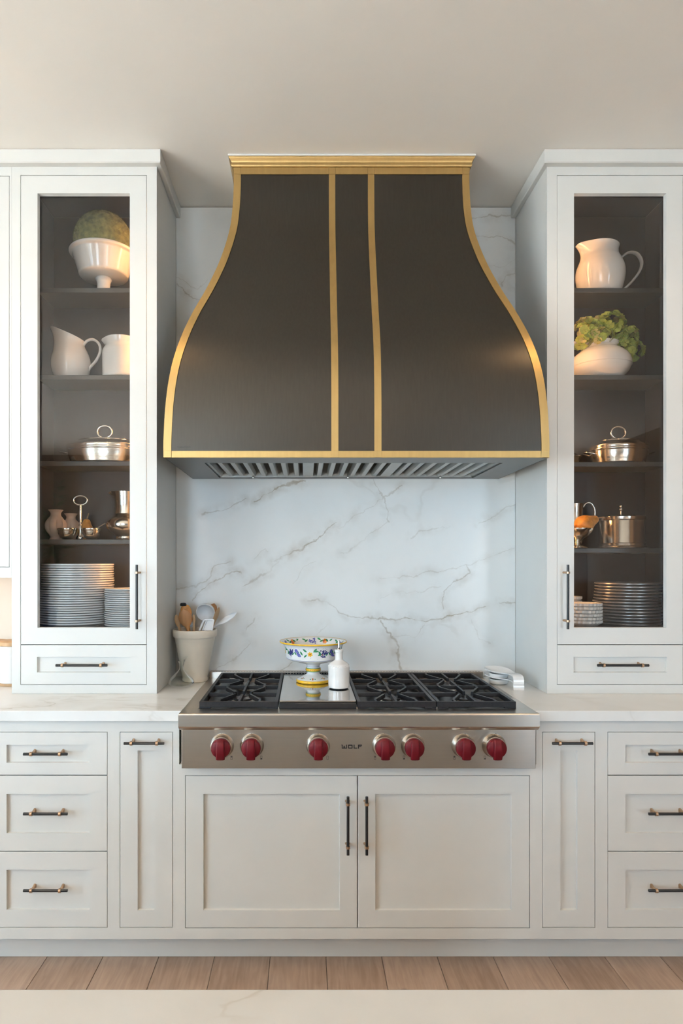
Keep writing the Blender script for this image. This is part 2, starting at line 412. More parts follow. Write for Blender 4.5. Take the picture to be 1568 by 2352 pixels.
struct('ground', boxes((-16, XL-T-.002, -14, 9, -.3, -.15), (XL-T, XR+2, -14, YR-1.5, -.3, -.15)), M['terrace'], 'unseen pale terrace added outside the windows to bounce sunlight in')  # unseen ground, added to throw sunlight up onto the ceiling
i = 1
for a, b in WIN_L: window(i, 'y', XL-.02, a, b); i += 1
for a, b in WIN_R: window(i, 'x', YR-.02, a, b); i += 1  # last window is unseen, added to brighten the right-hand fronts
struct('trim_3', boxes((1.28, 1.4, YR, YR+.02, 0, 2.32), (2.4, 2.52, YR, YR+.02, 0, 2.32), (1.4, 2.4, YR, YR+.02, 2.2, 2.32)), M['paint'], 'white casing round the doorway')
struct('wall_hall', boxes((1.1, 2.7, YR-1.4, YR-1.3, 0, 2.6)), M['inside'], 'near-black wall behind the doorway, hall gloom put into its colour')  # near-black colour puts the unlit hall's shade into this wall
for (x, y) in CANS:
    t = thing('downlight', 'small warm recessed ceiling downlight in the room behind the photographer', 'light', (x, y, CEIL), 'recessed downlights')
    fin('trim_ring', lathe([(.045, -.002), (.06, -.004), (.062, 0), (.045, 0), (.045, -.002)], 24), M['paint'], t, True)
    fin('lamp', lathe([(0, -.0015), (.044, -.0015), (.044, -.0005)], 24), M['can'], t)
    l = bpy.data.lights.new('downlight_beam', 'SPOT'); l.energy = CAN_W if y > 0 else 2*CAN_W; l.color = (1.0, .60, .28); l.spot_size = math.radians(168); l.spot_blend = .6; l.shadow_soft_size = .05
    lo = bpy.data.objects.new('downlight_beam', l); lo.parent = t; lo.location = (0, 0, -.02); COL.objects.link(lo)

# stone slab behind the range, its own thing on the wall
UX = .577                                   # left cabinet inner side at -UX, right one mirrored about AX
mir = lambda x: 2*AX-x
ZT = .915                                   # worktop height
sp = fin('backsplash_slab', boxes((-UX+.001, mir(-UX)-.001, WALL-.012, WALL-.0005, ZT+.001, CEIL-.004)), M['splash'])
tag(sp, 'tall white marble backsplash slab with grey-brown veins behind the range', 'backsplash')

# ------------------------------------------------------------------ cabinet kit
HK = {}
def handle(parent, cx, z, yf, ln, vertical, off, spacing=None):
    """black bar pull carried by two bronze posts; yf: front face it is fixed to"""
    spacing = spacing or ln-.054; so = .033; key = (round(ln, 3), vertical, round(spacing, 3))
    if key not in HK:
        bm = bmesh.new(); ax = Vector((0, 0, 1)) if vertical else Vector((1, 0, 0))
        cyl(bm, ax*(-ln/2), ax*(ln/2), .0049, 16)
        a = fin('handle', bm, M['barblack'], None, True); am = a.data; bpy.data.objects.remove(a)
        bm = bmesh.new()
        cyl(bm, ax*-.004, ax*.004, .0075, 16)
        sweep([(0, .004, 0), (0, so*.55, 0), (0, so-.0005, 0)], [(0, .0042), (.5, .0048), (1, .0085)] , [(0, .0042), (.5, .0042), (1, .0045)], hint=Vector((1, 0, 0)) if vertical else Vector((0, 0, 1)), n=14, bm=bm, power=.6)
        b = fin('bracket', bm, M['bronze'], None, True); bmh = b.data; bpy.data.objects.remove(b)
        HK[key] = (am, bmh)
    am, bmh = HK[key]; o = Vector(off)
    h = mk('handle', am, parent, Vector((cx, yf-so, z))-o)
    for s in (-1, 1):
        d = Vector((0, 0, s*spacing/2)) if vertical else Vector((s*spacing/2, 0, 0))
        mk('bracket', bmh, h, d)
    return h
G = .0016
def shaker(name, parent, x0, x1, z0, z1, p, yf, off, rec=.0095, th=.019, hole=False):
    """flush inset front with a recessed centre panel p=(px0,px1,pz0,pz1); hole: open for glass"""
    x0 += G; x1 -= G; z0 += G; z1 -= G; bm = bmesh.new(); e = .0012
    a, b, c, d = p
    def ring(X0, X1, Z0, Z1, y): return [bm.verts.new(q) for q in ((X0, y, Z0), (X1, y, Z0), (X1, y, Z1), (X0, y, Z1))]
    back = ring(x0, x1, z0, z1, yf+th); fr0 = ring(x0, x1, z0, z1, yf+e); fr = ring(x0+e, x1-e, z0+e, z1-e, yf)
    i0 = ring(a, b, c, d, yf); i1 = ring(a+.0015, b-.0015, c+.0015, d-.0015, yf+(th if hole else rec))
    def band(A, B):
        for k in range(4): bm.faces.new([A[k], A[(k+1) % 4], B[(k+1) % 4], B[k]])
    band(back, fr0); band(fr0, fr); band(fr, i0); band(i0, i1)
    if hole: band(i1, back)
    else: bm.faces.new(i1); bm.faces.new(back[::-1])
    return fin(name, bm, M['paint'], parent, off=off)

YB = 2.272                                   # face of the base cabinets
YU = 2.545                                   # face of the wall cabinets
YT = 2.363                                   # toe kick
ZB0 = Z(2157, YB); ZB1 = .8785
xb = lambda px: X(px, YB); zb = lambda py: Z(py, YB)
xu = lambda px: X(px, YU); zu = lambda py: Z(py, YU)

def base_unit(name, label, cat, x0, x1, openings, ztop=ZB1, group=None):
    """face frame round the openings, carcass behind, toe kick below"""
    t = thing(name, label, cat, ((x0+x1)/2, YB, 0), group); off = t.location.copy()
    bm = bmesh.new(); FT = .02
    zo0 = min(o[2] for o in openings); zo1 = max(o[3] for o in openings)
    xo0 = min(o[0] for o in openings); xo1 = max(o[1] for o in openings)
    box(bm, x0, xo0, YB, YB+FT, ZB0, ztop); box(bm, xo1, x1, YB, YB+FT, ZB0, ztop)
    box(bm, xo0, xo1, YB, YB+FT, ZB0, zo0); box(bm, xo0, xo1, YB, YB+FT, zo1, ztop)
    fin('face_frame', bm, M['paint'], t, off=off)
    fin('carcass', boxes((x0+.0005, x1-.0005, YB+FT+.001, WALL-.014, ZB0, ztop-.001)), M['paint'], t, off=off)
    fin('toe_kick', boxes((x0, x1, YT, YT+.016, .001, ZB0-.0005)), M['paint'], t, off=off)
    return t, off
MIRB = lambda x: mir(x)
def drawer_base(side):
    m = (lambda a, b: (a, b)) if side < 0 else (lambda a, b: (mir(b), mir(a)))
    x0, x1 = m(xb(-54), xb(261)); o0, o1 = m(xb(-26), xb(247)); p0, p1 = m(xb(15), xb(206))
    zs = [(1681, 1781, 1711, 1752), (1781, 1956, 1824, 1914), (1956, 2131, 1998, 2090)]
    t, off = base_unit('drawer_cabinet', 'white base cabinet with three stacked drawers at the %s edge of the photo' % ('left' if side < 0 else 'right'),
                       'cabinet', x0, x1, [(o0, o1, zb(b), zb(a)) for a, b, c, d in zs], group='white base cabinets')
    for (a, b, c, d), hy in zip(zs, (1734, 1872, 2049)):
        shaker('drawer', t, o0, o1, zb(b), zb(a), (p0, p1, zb(d), zb(c)), YB, off)
        handle(t, (o0+o1)/2, Z(hy, 2.239), YB+.0095, .1515, False, off, .099)
def pullout_base(side):
    m = (lambda a, b: (a, b)) if side < 0 else (lambda a, b: (mir(b), mir(a)))
    x0, x1 = m(xb(261), xb(411)); o0, o1 = m(xb(275), xb(397)); p0, p1 = m(xb(316), xb(355))
    t, off = base_unit('pullout_cabinet', 'narrow white base cabinet with one tall panel door %s of the rangetop' % ('left' if side < 0 else 'right'),
                       'cabinet', x0, x1, [(o0, o1, zb(2131), zb(1681))], group='white base cabinets')
    shaker('door', t, o0, o1, zb(2131), zb(1681), (p0, p1, zb(2091), zb(1724)), YB, off)
    handle(t, (o0+o1)/2, Z(1707.5, 2.239), YB, .138, False, off, .088)
def spare_base(side):
    m = (lambda a, b: (a, b)) if side < 0 else (lambda a, b: (mir(b), mir(a)))
    x0, x1 = m(xb(-420), xb(-54)); o0, o1 = m(xb(-392), xb(-82)); p0, p1 = m(xb(-351), xb(-123))
    t, off = base_unit('base_cabinet', 'white base cabinet with one panel door beyond the %s drawer cabinet' % ('left' if side < 0 else 'right'), 'cabinet', x0, x1, [(o0, o1, zb(2131), zb(1681))], group='white base cabinets')
    shaker('door', t, o0, o1, zb(2131), zb(1681), (p0, p1, zb(2091), zb(1724)), YB, off)
for s in (-1, 1): drawer_base(s); pullout_base(s); spare_base(s)
RZ0 = .724                                   # underside of the rangetop's control panel
t, off = base_unit('range_base_cabinet', 'wide white base cabinet with two panel doors under the rangetop', 'cabinet', xb(411), mir(xb(411)),
                   [(xb(425), mir(xb(425)), zb(2132), zb(1781))], ztop=RZ0, group='white base cabinets')
mid = xb(820.5); AXM = AX
shaker('door', t, xb(425), AX, zb(2132), zb(1781), (xb(467), xb(780), zb(2091), zb(1824)), YB, off)
shaker('door', t, AX, mir(xb(425)), zb(2132), zb(1781), (mir(xb(780)), mir(xb(467)), zb(2091), zb(1824)), YB, off)
for px in (799, 842): handle(t, X(px, 2.239), Z(1897, 2.239), YB, .2, True, off, .148)

# worktops either side of the rangetop
RX0, RX1 = -.4245, mir(-.4245)               # rangetop width
YC = 2.25
for s in (-1, 1):
    a, b = (xb(-420), RX0-.0005) if s < 0 else (RX1+.0005, mir(xb(-420)))
    o = fin('worktop', boxes((a, b, YC, WALL-.0125, ZB1+.0005, ZT), bevel=.002), M['counter'])
    tag(o, 'white veined marble worktop %s of the rangetop' % ('left' if s < 0 else 'right'), 'worktop', 'marble worktops')

# ------------------------------------------------------------------ wall cabinets with glass doors
YS = 2.745; SHT = .02; YBK = WALL-.013
ZDECK = 1.160
def glass_cabinet(side):
    m = (lambda a, b: (a, b)) if side < 0 else (lambda a, b: (mir(b), mir(a)))
    w = 'left' if side < 0 else 'right'
    x0, x1 = m(xu(27 if side < 0 else 8), -UX); o0, o1 = m(xu(47), xu(337)); g0, g1 = m(xu(86), xu(298))
    t = thing('glass_cabinet', 'tall white glass-door cabinet standing on the worktop %s of the hood' % w, 'cabinet', ((x0+x1)/2, YU, ZT), 'glass-door cabinets'); off = t.location.copy()
    z0 = ZT+.0005; z1 = CEIL-.002; zd0, zd1 = zu(1481), zu(402); zr0, zr1 = zu(1573), zu(1481)
    FT = .02
    bm = bmesh.new()
    box(bm, x0, o0, YU, YU+FT, z0, z1); box(bm, o1, x1, YU, YU+FT, z0, z1)
    box(bm, o0, o1, YU, YU+FT, z0, zr0); box(bm, o0, o1, YU, YU+FT, zd1, z1)
    fin('face_frame', bm, M['paint'], t, off=off)
    ys = YU+FT+.0005
    for a, b in ((x0, x0+.016), (x1-.016, x1)):
        fin('side_panel', boxes((a, b, ys, WALL-.0125, z0, z1)), M['paint'], t, off=off)
        c, d = (b, b+.004) if a == x0 else (a-.004, a)
        fin('inner_lining', boxes((c, d, ys, YBK-.0045, ZDECK-.018, zd1+.03)), M['inside'], t, off=off)
    i0, i1 = x0+.0205, x1-.0205
    fin('back_panel', boxes((i0-.004, i1+.004, YBK-.004, YBK, ZDECK-.018, zd1+.03)), M['inside'], t, off=off)
    fin('top_panel', boxes((i0, i1, ys, YBK-.0045, zd1+.03, zd1+.046)), M['inside'], t, off=off)
    fin('bottom_deck', boxes((i0, i1, ys, YBK-.0045, ZDECK-.018, ZDECK)), M['shelf'], t, off=off)
    for py in ((661, 861, 1059, 1239) if side < 0 else (661, 861, 1061, 1259)):
        zz = Z(py, YS)
        fin('shelf', boxes((i0+.001, i1-.001, YS, YBK-.005, zz-SHT, zz), bevel=.002), M['shelf'], t, off=off)
    d = shaker('door', t, o0, o1, zd0, zd1, (g0, g1, zu(1442), zu(444)), YU, off, hole=True)
    gl = fin('glass_pane', boxes((g0-.008, g1+.008, YU+.0195, YU+.0235, zu(1442)-.008, zu(444)+.008)), M['glass'], d, off=off)
    hp = (o1-.041) if side < 0 else (o0+.041)
    handle(t, X(314, YU-.033) if side < 0 else X(1304, YU-.033), Z(1371, YU-.033), YU, .2475, True, off, .186)
    pa, pb = m(xu(85), xu(299))
    shaker('drawer', t, o0, o1, zr0, zr1, (pa, pb, zu(1544.5), zu(1509)), YU, off)
    handle(t, (o0+o1)/2, Z(1528, YU-.02), YU+.0095, .199, False, off, .149)
    # LED strip behind the front stile on the hood side
    lx = (x1-.0235) if side < 0 else (x0+.0235)
    fin('led_strip', boxes((lx-.0025, lx+.0025, YS-.016, YS-.007, ZDECK+.02, zd1)), M['led'], t, off=off)
    return t
glass_cabinet(-1); glass_cabinet(1)
def wall_cabinet(side):
    m = (lambda a, b: (a, b)) if side < 0 else (lambda a, b: (mir(b), mir(a)))
    w = 'left' if side < 0 else 'right'
    x0, x1 = m(xu(-330), xu(27 if side < 0 else 8)-.0005); o0, o1 = m(xu(-305), xu(22 if side < 0 else 3)); z0 = zu(1327); z1 = CEIL-.002
    t = thing('wall_cabinet', 'white wall cabinet hung at the far %s edge, open niche below' % w, 'cabinet', ((x0+x1)/2, YU, z0)); off = t.location.copy()
    zd0, zd1 = zu(1303), zu(404)
    bm = bmesh.new()
    box(bm, x0, o0, YU, YU+.02, z0, z1); box(bm, o1, x1, YU, YU+.02, z0, z1) if abs(x1-o1) > .002 else None
    box(bm, o0, o1, YU, YU+.02, z0, zd0); box(bm, o0, o1, YU, YU+.02, zd1, z1)
    fin('face_frame', bm, M['paint'], t, off=off)
    fin('carcass', boxes((x0, x1, YU+.021, WALL-.001, z0+.012, z1)), M['paint'], t, off=off)
    a, b = m(xu(-264), xu(-19))
    shaker('door', t, o0, o1, zd0, zd1, (a, b, zu(1262), zu(446)), YU, off)
    if side < 0: fin('under_cabinet_light', boxes((x0+.05, x1-.03, YU+.16, YU+.18, z0+.004, z0+.0115)), M['ledu'], t, off=off)
wall_cabinet(-1); wall_cabinet(1)
# crown along each cabinet run, mitred at the corner and returned to the wall
def crown(side):
    prof = [(0, -.050), (.017, -.051), (.020, -.048), (.020, 0), (0, 0)]   # (out, below ceiling)
    yb = YU; f = 1 if side < 0 else -1
    xe = xu(-330) if side < 0 else mir(xu(-330)); xc = -UX if side < 0 else mir(-UX)
    bm = bmesh.new(); rings = []
    for stage in range(3):
        ring = []
        for o, z in prof:
            zz = CEIL-.0015+z; o2 = o*1.5
            if stage == 0: p = (xe, yb-.0005-o2, zz)
            elif stage == 1: p = (xc+f*(o+.0005), yb-.0005-o2, zz)
            else: p = (xc+f*(o+.0005), WALL-.0125, zz)
            ring.append(bm.verts.new(p))
        rings.append(ring)
    n = len(prof)
    for a, b in zip(rings, rings[1:]):
        for k in range(n): bm.faces.new([a[k], a[(k+1) % n], b[(k+1) % n], b[k]])
    bm.faces.new(rings[0]); bm.faces.new(rings[-1])
    struct('trim_%d' % (1 if side < 0 else 2), bm, M['paint'], 'white crown moulding along the %s cabinets' % ('left' if side < 0 else 'right'))
crown(-1); crown(1)

# ------------------------------------------------------------------ range hood
HT = [(386, 2.565, 537), (418, 2.565, 538), (480, 2.562, 535), (534, 2.548, 527), (599, 2.503, 506), (662, 2.455, 476),
      (721, 2.410, 442), (782, 2.361, 414), (847, 2.335, 394), (925, 2.326, 382), (1010, 2.325, 377), (1051, 2.325, 377)]
tab = [(Z(py, D), D, AX-X(px, D)) for py, D, px in HT]      # z, front y, half width
tab.sort()
ctl = smooth_path([(a, b, c) for a, b, c in tab], 6)
hz = [p.x for p in ctl]; hy = [p.y for p in ctl]; hw = [p.z for p in ctl]
HB = hz[0]; HTOP = hz[-1]
hood = thing('range_hood', 'dark steel bell-shaped range hood with brass straps', 'range hood', (AX, WALL, HB)); ho = hood.location.copy()
bm = bmesh.new(); rows = []
for z, y, w in zip(hz, hy, hw):
    rows.append([bm.verts.new(q) for q in ((AX-w, WALL-.013, z), (AX-w, y, z), (AX+w, y, z), (AX+w, WALL-.013, z))])
for a, b in zip(rows, rows[1:]):
    for k in range(3): bm.faces.new([a[k], a[k+1], b[k+1], b[k]])
bm.faces.new(rows[-1])
fin('body', bm, M['hood'], hood, True, off=ho)
def strap(xa, xb_, i0, i1, th=.003, wrap=0):
    """strip lying on the curved front between xa(i) and xb(i)"""
    bm = bmesh.new(); rws = []
    for i in range(i0, i1+1):
        z, y = hz[i], hy[i]; a, b = xa(i), xb_(i)
        pts = [(a, y+.001, z), (a, y-th, z), (b, y-th, z), (b, y+.001, z)]
        if wrap < 0: pts = [(a-.002, y+.022, z), (a-.002, y-th, z), (b, y-th, z), (b, y+.001, z)]
        if wrap > 0: pts = [(a, y+.001, z), (a, y-th, z), (b+.002, y-th, z), (b+.002, y+.022, z)]
        rws.append([bm.verts.new(q) for q in pts])
    for a, b in zip(rws, rws[1:]):
        for k in range(4): bm.faces.new([a[k], a[(k+1) % 4], b[(k+1) % 4], b[k]])
    bm.faces.new(rws[0]); bm.faces.new(rws[-1])
    return fin('brass_strap', bm, M['brass'], hood, True, off=ho)
n1 = len(hz)-1; SW = .026
lo_i = 2
strap(lambda i: AX-hw[i], lambda i: AX-hw[i]+SW, 0, n1, wrap=-1); strap(lambda i: AX+hw[i]-SW, lambda i: AX+hw[i], 0, n1, wrap=1)
for c in (-.0765, .0765): strap(lambda i: AX+c-SW/2+.0005, lambda i: AX+c+SW/2-.0005, 0, n1)
# horizontal straps, a piece between each pair of uprights, with square corner plates
def hstrap(x0, x1, z0, z1, y, th, nm='brass_strap'):
    return fin(nm, boxes((x0, x1, y-th, y-.0002, z0, z1), bevel=.0006, seg=1), M['brass'], hood, off=ho)
def yat(z): return interp(list(zip(hz, hy)), z)
def wat(z): return interp(list(zip(hz, hw)), z)
zb0, zb1 = HB-.0005, HB+.0235
wb = wat(HB); wt = wat(HTOP)
xs = [AX-wb+SW, AX-.0765-SW/2, AX-.0765+SW/2, AX+.0765-SW/2, AX+.0765+SW/2, AX+wb-SW]
for a, b in ((0, 1), (2, 3), (4, 5)): hstrap(xs[a]+.0004, xs[b]-.0004, zb0, zb1, yat(HB+.01), .003)
for c in (AX-wb+SW/2-.001, AX-.0765, AX+.0765, AX+wb-SW/2+.001): hstrap(c-SW/2-.001, c+SW/2+.001, zb0, zb1, yat(HB+.01)-.003, .0015, 'corner_plate')
xs = [AX-wt+SW, AX-.0765-SW/2, AX-.0765+SW/2, AX+.0765-SW/2, AX+.0765+SW/2, AX+wt-SW]
for a, b in ((0, 1), (2, 3), (4, 5)): hstrap(xs[a]+.0004, xs[b]-.0004, HTOP-.026, HTOP+.001, 2.565, .003)
for c in (AX-wt+SW/2, AX-.0765, AX+.0765, AX+wt-SW/2): hstrap(c-SW/2, c+SW/2, HTOP-.026, HTOP, 2.565-.003, .0012, 'corner_plate')
# brass crown and the white filler above it
def ringprof(name, prof, m):
    bm = bmesh.new(); R = []
    for o, z in prof:
        R.append([bm.verts.new(q) for q in ((AX-wt-o, WALL-.013, z), (AX-wt-o, 2.565-o, z), (AX+wt+o, 2.565-o, z), (AX+wt+o, WALL-.013, z))])
    for a, b in zip(R, R[1:]):
        for k in range(3): bm.faces.new([a[k], a[k+1], b[k+1], b[k]])
    bm.faces.new(R[0]); bm.faces.new(R[-1]); return fin(name, bm, m, hood, True, off=ho)
zc0, zc1 = HTOP+.0005, CEIL-.008
h_ = zc1-zc0
ringprof('brass_crown', [(.003, zc0), (.0045, zc0), (.008, zc0+h_*.06), (.010, zc0+h_*.22), (.0085, zc0+h_*.40), (.009, zc0+h_*.5), (.012, zc0+h_*.66), (.0175, zc0+h_*.85), (.019, zc0+h_*.92), (.019, zc1), (.003, zc1)], M['brass'])
ringprof('ceiling_filler', [(.0, zc1+.0002), (.021, zc1+.0002), (.021, CEIL-.001), (0, CEIL-.001)], M['paint'])
# underside: flange, recessed liner, baffle slats
x0, x1 = AX-wb, AX+wb; lx0, lx1 = X(470, 2.458), mir(X(470, 2.458)); ly0, ly1 = 2.455, 2.885
fin('bottom_flange', boxes((x0+.001, x1-.001, 2.3255, ly0, HB, HB+.012), (x0+.001, x1-.001, ly1, WALL-.013, HB, HB+.012), (x0+.001, lx0, ly0, ly1, HB, HB+.012), (lx1, x1-.001, ly0, ly1, HB, HB+.012)), M['hood'], hood, off=ho)
fin('liner_pan', boxes((lx0-.005, lx1+.005, ly0-.005, ly1+.005, HB+.075, HB+.08), (lx0-.004, lx0, ly0-.004, ly1+.004, HB+.0125, HB+.075), (lx1, lx1+.004, ly0-.004, ly1+.004, HB+.0125, HB+.075), (lx0, lx1, ly0-.004, ly0, HB+.0125, HB+.075), (lx0, lx1, ly1, ly1+.004, HB+.0125, HB+.075)), M['liner'], hood, off=ho)
fin('liner_lip', boxes((lx0+.01, lx1-.01, ly0+.001, ly0+.018, HB+.005, HB+.016), bevel=.002), M['liner'], hood, off=ho)
slm = None; PITCH = .0484; sw = .029; k = 0; xx = AX-24*PITCH/2+PITCH/2
for k in range(24):
    cx = AX+(k-11.5)*PITCH
    if k in (8, 15):
        fin('filter_panel', boxes((cx-.022, cx+.022, ly0+.02, ly1-.004, HB+.006, HB+.02), bevel=.001), M['liner'], hood, off=ho); continue
    if slm is None:
        bm = bmesh.new(); poly = [(-sw/2, .024), (-sw/2+.006, .006), (sw/2-.006, .006), (sw/2, .024)]
        a = [bm.verts.new((q[0], ly0+.02-WALL, q[1])) for q in poly]; b = [bm.verts.new((q[0], ly1-.004-WALL, q[1])) for q in poly]
        for j in range(4): bm.faces.new([a[j], a[(j+1) % 4], b[(j+1) % 4], b[j]])
        bm.faces.new(a); bm.faces.new(b)
        o = fin('baffle_slat', bm, M['liner'], hood, loc=(cx-AX, 0, 0)); slm = o.data
    else: mk('baffle_slat', slm, hood, (cx-AX, 0, 0))
fin('liner_back_rail', boxes((lx0+.004, lx1-.004, ly1-.003, ly1-.0005, HB+.002, HB+.02)), M['liner'], hood, off=ho)
for px in (581, 799, 1011):
    fin('filter_latch', lathe([(0, -.012), (.004, -.011), (.0055, -.006), (.003, 0), (.003, .01)], 14, c=(X(px, 2.86), 2.86, HB+.006)), M['polish'], hood, True, off=ho)
# maker's lettering
def text_mesh(name, body, size, m, parent, loc, rot, ext=.0004, center=False):
    c = bpy.data.curves.new(name, 'FONT'); c.body = body; c.size = size; c.extrude = ext
    if center: c.align_x = 'CENTER'
    o = bpy.data.objects.new(name, c); COL.objects.link(o)
    dg = bpy.context.evaluated_depsgraph_get(); me = bpy.data.meshes.new_from_object(o.evaluated_get(dg))
    bpy.data.objects.remove(o); me.name = name; me.materials.clear(); me.materials.append(m)
    q = mk(name, me, parent, loc); q.rotation_euler = rot; return q
text_mesh('lettering', 'CopperSmith', .0088, M['mark'], hood, Vector((X(407, 2.325), 2.3245, Z(1028, 2.325)))-ho, (PI/2, 0, 0))

# ------------------------------------------------------------------ rangetop
rt = thing('rangetop', 'stainless steel gas rangetop with red knobs set into the worktop', 'rangetop', (AX, 2.225, RZ0)); ro = rt.location.copy()
ZS = .9155; YF = 2.207
GY0, GY1 = 2.285, 2.875
prof = [(GY0-.004, RZ0+.0005), (GY0-.004, ZS), (YF+.005, ZS), (YF+.0025, ZS-.0007), (YF+.0007, ZS-.0025), (YF, ZS-.005), (YF, ZS-.044), (YF+.002, ZS-.049), (YF+.012, ZS-.058), (YF+.018, ZS-.060), (YF+.019, RZ0+.0005)]
bm = extrude_x(prof[:8]+[(YF+.012, ZS-.058), (GY0-.004, ZS-.058)], RX0-.004, RX1+.004)
bmesh.ops.bevel(bm, geom=[e for e in bm.edges if abs(e.verts[0].co.x-e.verts[1].co.x) < 1e-6], offset=.003, segments=2, affect='EDGES')
fin('bullnose', bm, M['steel'], rt, False, off=ro)
fin('control_panel', boxes((RX0+.004, RX1-.004, YF+.019, GY0-.004, RZ0+.0005, ZS-.0585), bevel=.0012), M['steel'], rt, off=ro)
fin('side_trim', boxes((RX0, -.372, GY0-.0035, 2.882, ZB1, ZS), bevel=.0015), M['steel'], rt, off=ro)
fin('side_trim', boxes((mir(-.372), RX1, GY0-.0035, 2.882, ZB1, ZS), bevel=.0015), M['steel'], rt, off=ro)
fin('back_riser', boxes((RX0+.004, RX1-.004, 2.8825, WALL-.0125, ZS-.02, .9435), bevel=.0015), M['steel'], rt, off=ro)
bm = bmesh.new(); n = 96
for k in range(n):
    x = RX0+.016+(RX1-RX0-.032)*(k+.5)/n
    box(bm, x-.0042, x+.0042, 2.8835, 2.8895, .9436, .9440)
    if -.083 < x < .17: box(bm, x-.0042, x+.0042, 2.8818, 2.8824, .930, .9385)
tag(fin('slot_shade', bm, M['black'], rt, off=ro), kind='stuff')  # dark boxes laid on the riser, standing in for shaded vent holes
gx = [(-.3697, -.0935), (.1835, .4595), (.4625, .7385)]
for a, b in gx:
    fin('burner_pan', boxes((a+.002, b-.002, GY0-.003, 2.880, ZS-.026, ZS-.016)), M['black'], rt, off=ro)
    for v in (.27, .73):
        c = ((a+b)/2, GY0+(GY1-GY0)*v, ZS-.016)
        fin('burner_ring', lathe([(0, 0), (.05, 0), (.052, .004), (.04, .010), (.036, .014), (0, .014)], 28, c=c), M['steel'], rt, True, off=ro)
        fin('burner_cap', lathe([(.0, .0145), (.034, .0145), (.036, .017), (.034, .021), (0, .0225)], 28, c=c), M['black'], rt, True, off=ro)
        fin('igniter', lathe([(.003, 0), (.003, .018), (0, .0185)], 8, c=(c[0]+.055, c[1]-.02, c[2])), M['polish'], rt, True, off=ro)
for x in (-.0918, .1818, .461):
    fin('divider', boxes((x-.0012, x+.0012, GY0-.0035, 2.88, ZS-.02, ZS+.006)), M['steel'], rt, off=ro)
fin('griddle', boxes((-.0895, .1795, GY0+.002, 2.872, ZS-.014, ZS+.0195), bevel=.002), M['black'], rt, off=ro)
# knobs: steel bezel, red cap with a grip bar
bez = kn = grip = None
KY = YF+.019
for px in (505.5, 575.5, 731, 885.5, 953.5, 1072, 1143.5):
    kx = X(px, 2.175); kz = Z(1722, 2.175)
    c = (kx, KY, kz)
    if kn is None:
        bm = bmesh.new()
        lathe([(.040, 0), (.0405, .004), (.037, .010), (.0365, .026), (.034, .029), (.0, .029)], 40, bm=bm)
        bmesh.ops.rotate(bm, verts=bm.verts, matrix=Matrix.Rotation(PI/2, 3, 'X')); b = fin('bezel', bm, M['steel'], None, True); bez = b.data; bpy.data.objects.remove(b)
        bm = bmesh.new()
        lathe([(.0, .0295), (.0325, .0295), (.0325, .040), (.0318, .0435), (.029, .046), (0, .0475)], 40, bm=bm)
        bmesh.ops.rotate(bm, verts=bm.verts, matrix=Matrix.Rotation(PI/2, 3, 'X')); b = fin('knob', bm, M['red'], None, True); kn = b.data; bpy.data.objects.remove(b)
        bm = bmesh.new()
        # grip bar, a little proud at the lower rim
        sweep([(0, -.045, .027), (0, -.0485, .024), (0, -.0515, .012), (0, -.052, -.006), (0, -.050, -.024), (0, -.045, -.0325)], [(0, .0125), (.2, .0135), (1, .0150)], .007, hint=(1, 0, 0), n=16, bm=bm, power=.5)
        b = fin('grip', bm, M['red'], None, True); grip = b.data; bpy.data.objects.remove(b)
    k = mk('knob', kn, rt, Vector(c)-ro); mk('bezel', bez, k, (0, 0, 0)); mk('grip', grip, k, (0, 0, 0))
    fin('pointer_dot', lathe([(0, 0), (.0016, 0), (.0016, .0006), (0, .0006)], 10, c=(0, 0, 0)), M['mark'], rt).matrix_local = Matrix.Translation(Vector((X(px, 2.2)+.0, KY, Z(1690, 2.2)))-ro) @ Matrix.Rotation(PI/2, 4, 'X')
    # small burner pictogram beside the knob
    ix = kx+(.032 if px < 800 else -.030); iz = kz-.042
    bm = bmesh.new(); e = .0008; ww, hh = .0032, .0062
    for q in ((-ww, ww, -hh, -hh+e), (-ww, ww, hh-e, hh), (-ww, -ww+e, -hh, hh), (ww-e, ww, -hh, hh)): box(bm, ix+q[0], ix+q[1], KY-.0006, KY-.0001, iz+q[2], iz+q[3])
    if px != 731:
        up = px in (505.5, 885.5, 1072); box(bm, ix-.0018, ix+.0018, KY-.0007, KY-.0001, iz+(.0015 if up else -.0045), iz+(.0045 if up else -.0015))
    fin('pictogram', bm, M['mark'], rt, off=ro)
# WOLF lettering: wide block capitals, the W with a notched flame
def wolf():
    bm = bmesh.new(); x = X(784.5, KY); z = Z(1719.5, KY); U = .0135; S = .0034
    def st(a, b, c, d): box(bm, x+a, x+b, KY-.0007, KY-.0001, z+c, z+d)
    def poly(pts):
        f = [bm.verts.new((x+u, KY-.0007, z+v)) for u, v in pts]; bm.faces.new(f)
    st(0, S, 0, U); st(.0145, .0145+S, 0, U); st(S, .0145, 0, S)
    st(-.0016, 0, U-.0018, U)
    poly([(.0052, .0042), (.0085, .0028), (.0118, .0042), (.0102, .0072), (.0122, .0105), (.0090, .0088), (.0082, .0128), (.0066, .0090), (.0050, .0086), (.0064, .0066)])
    o = .0215; w_ = .0155
    st(o+.001, o+w_-.001, 0, S); st(o+.001, o+w_-.001, U-S, U); st(o, o+S, .001, U-.001); st(o+w_-S, o+w_, .001, U-.001)
    o = .0405; st(o, o+S, 0, U); st(o+S, o+.0125, 0, S)
    o = .0555; st(o, o+S, 0, U); st(o+S, o+.0135, U-S, U); st(o+S, o+.0115, U/2-.0012, U/2+.0012)
    fin('lettering', bm, M['mark'], rt, off=ro)
wolf()
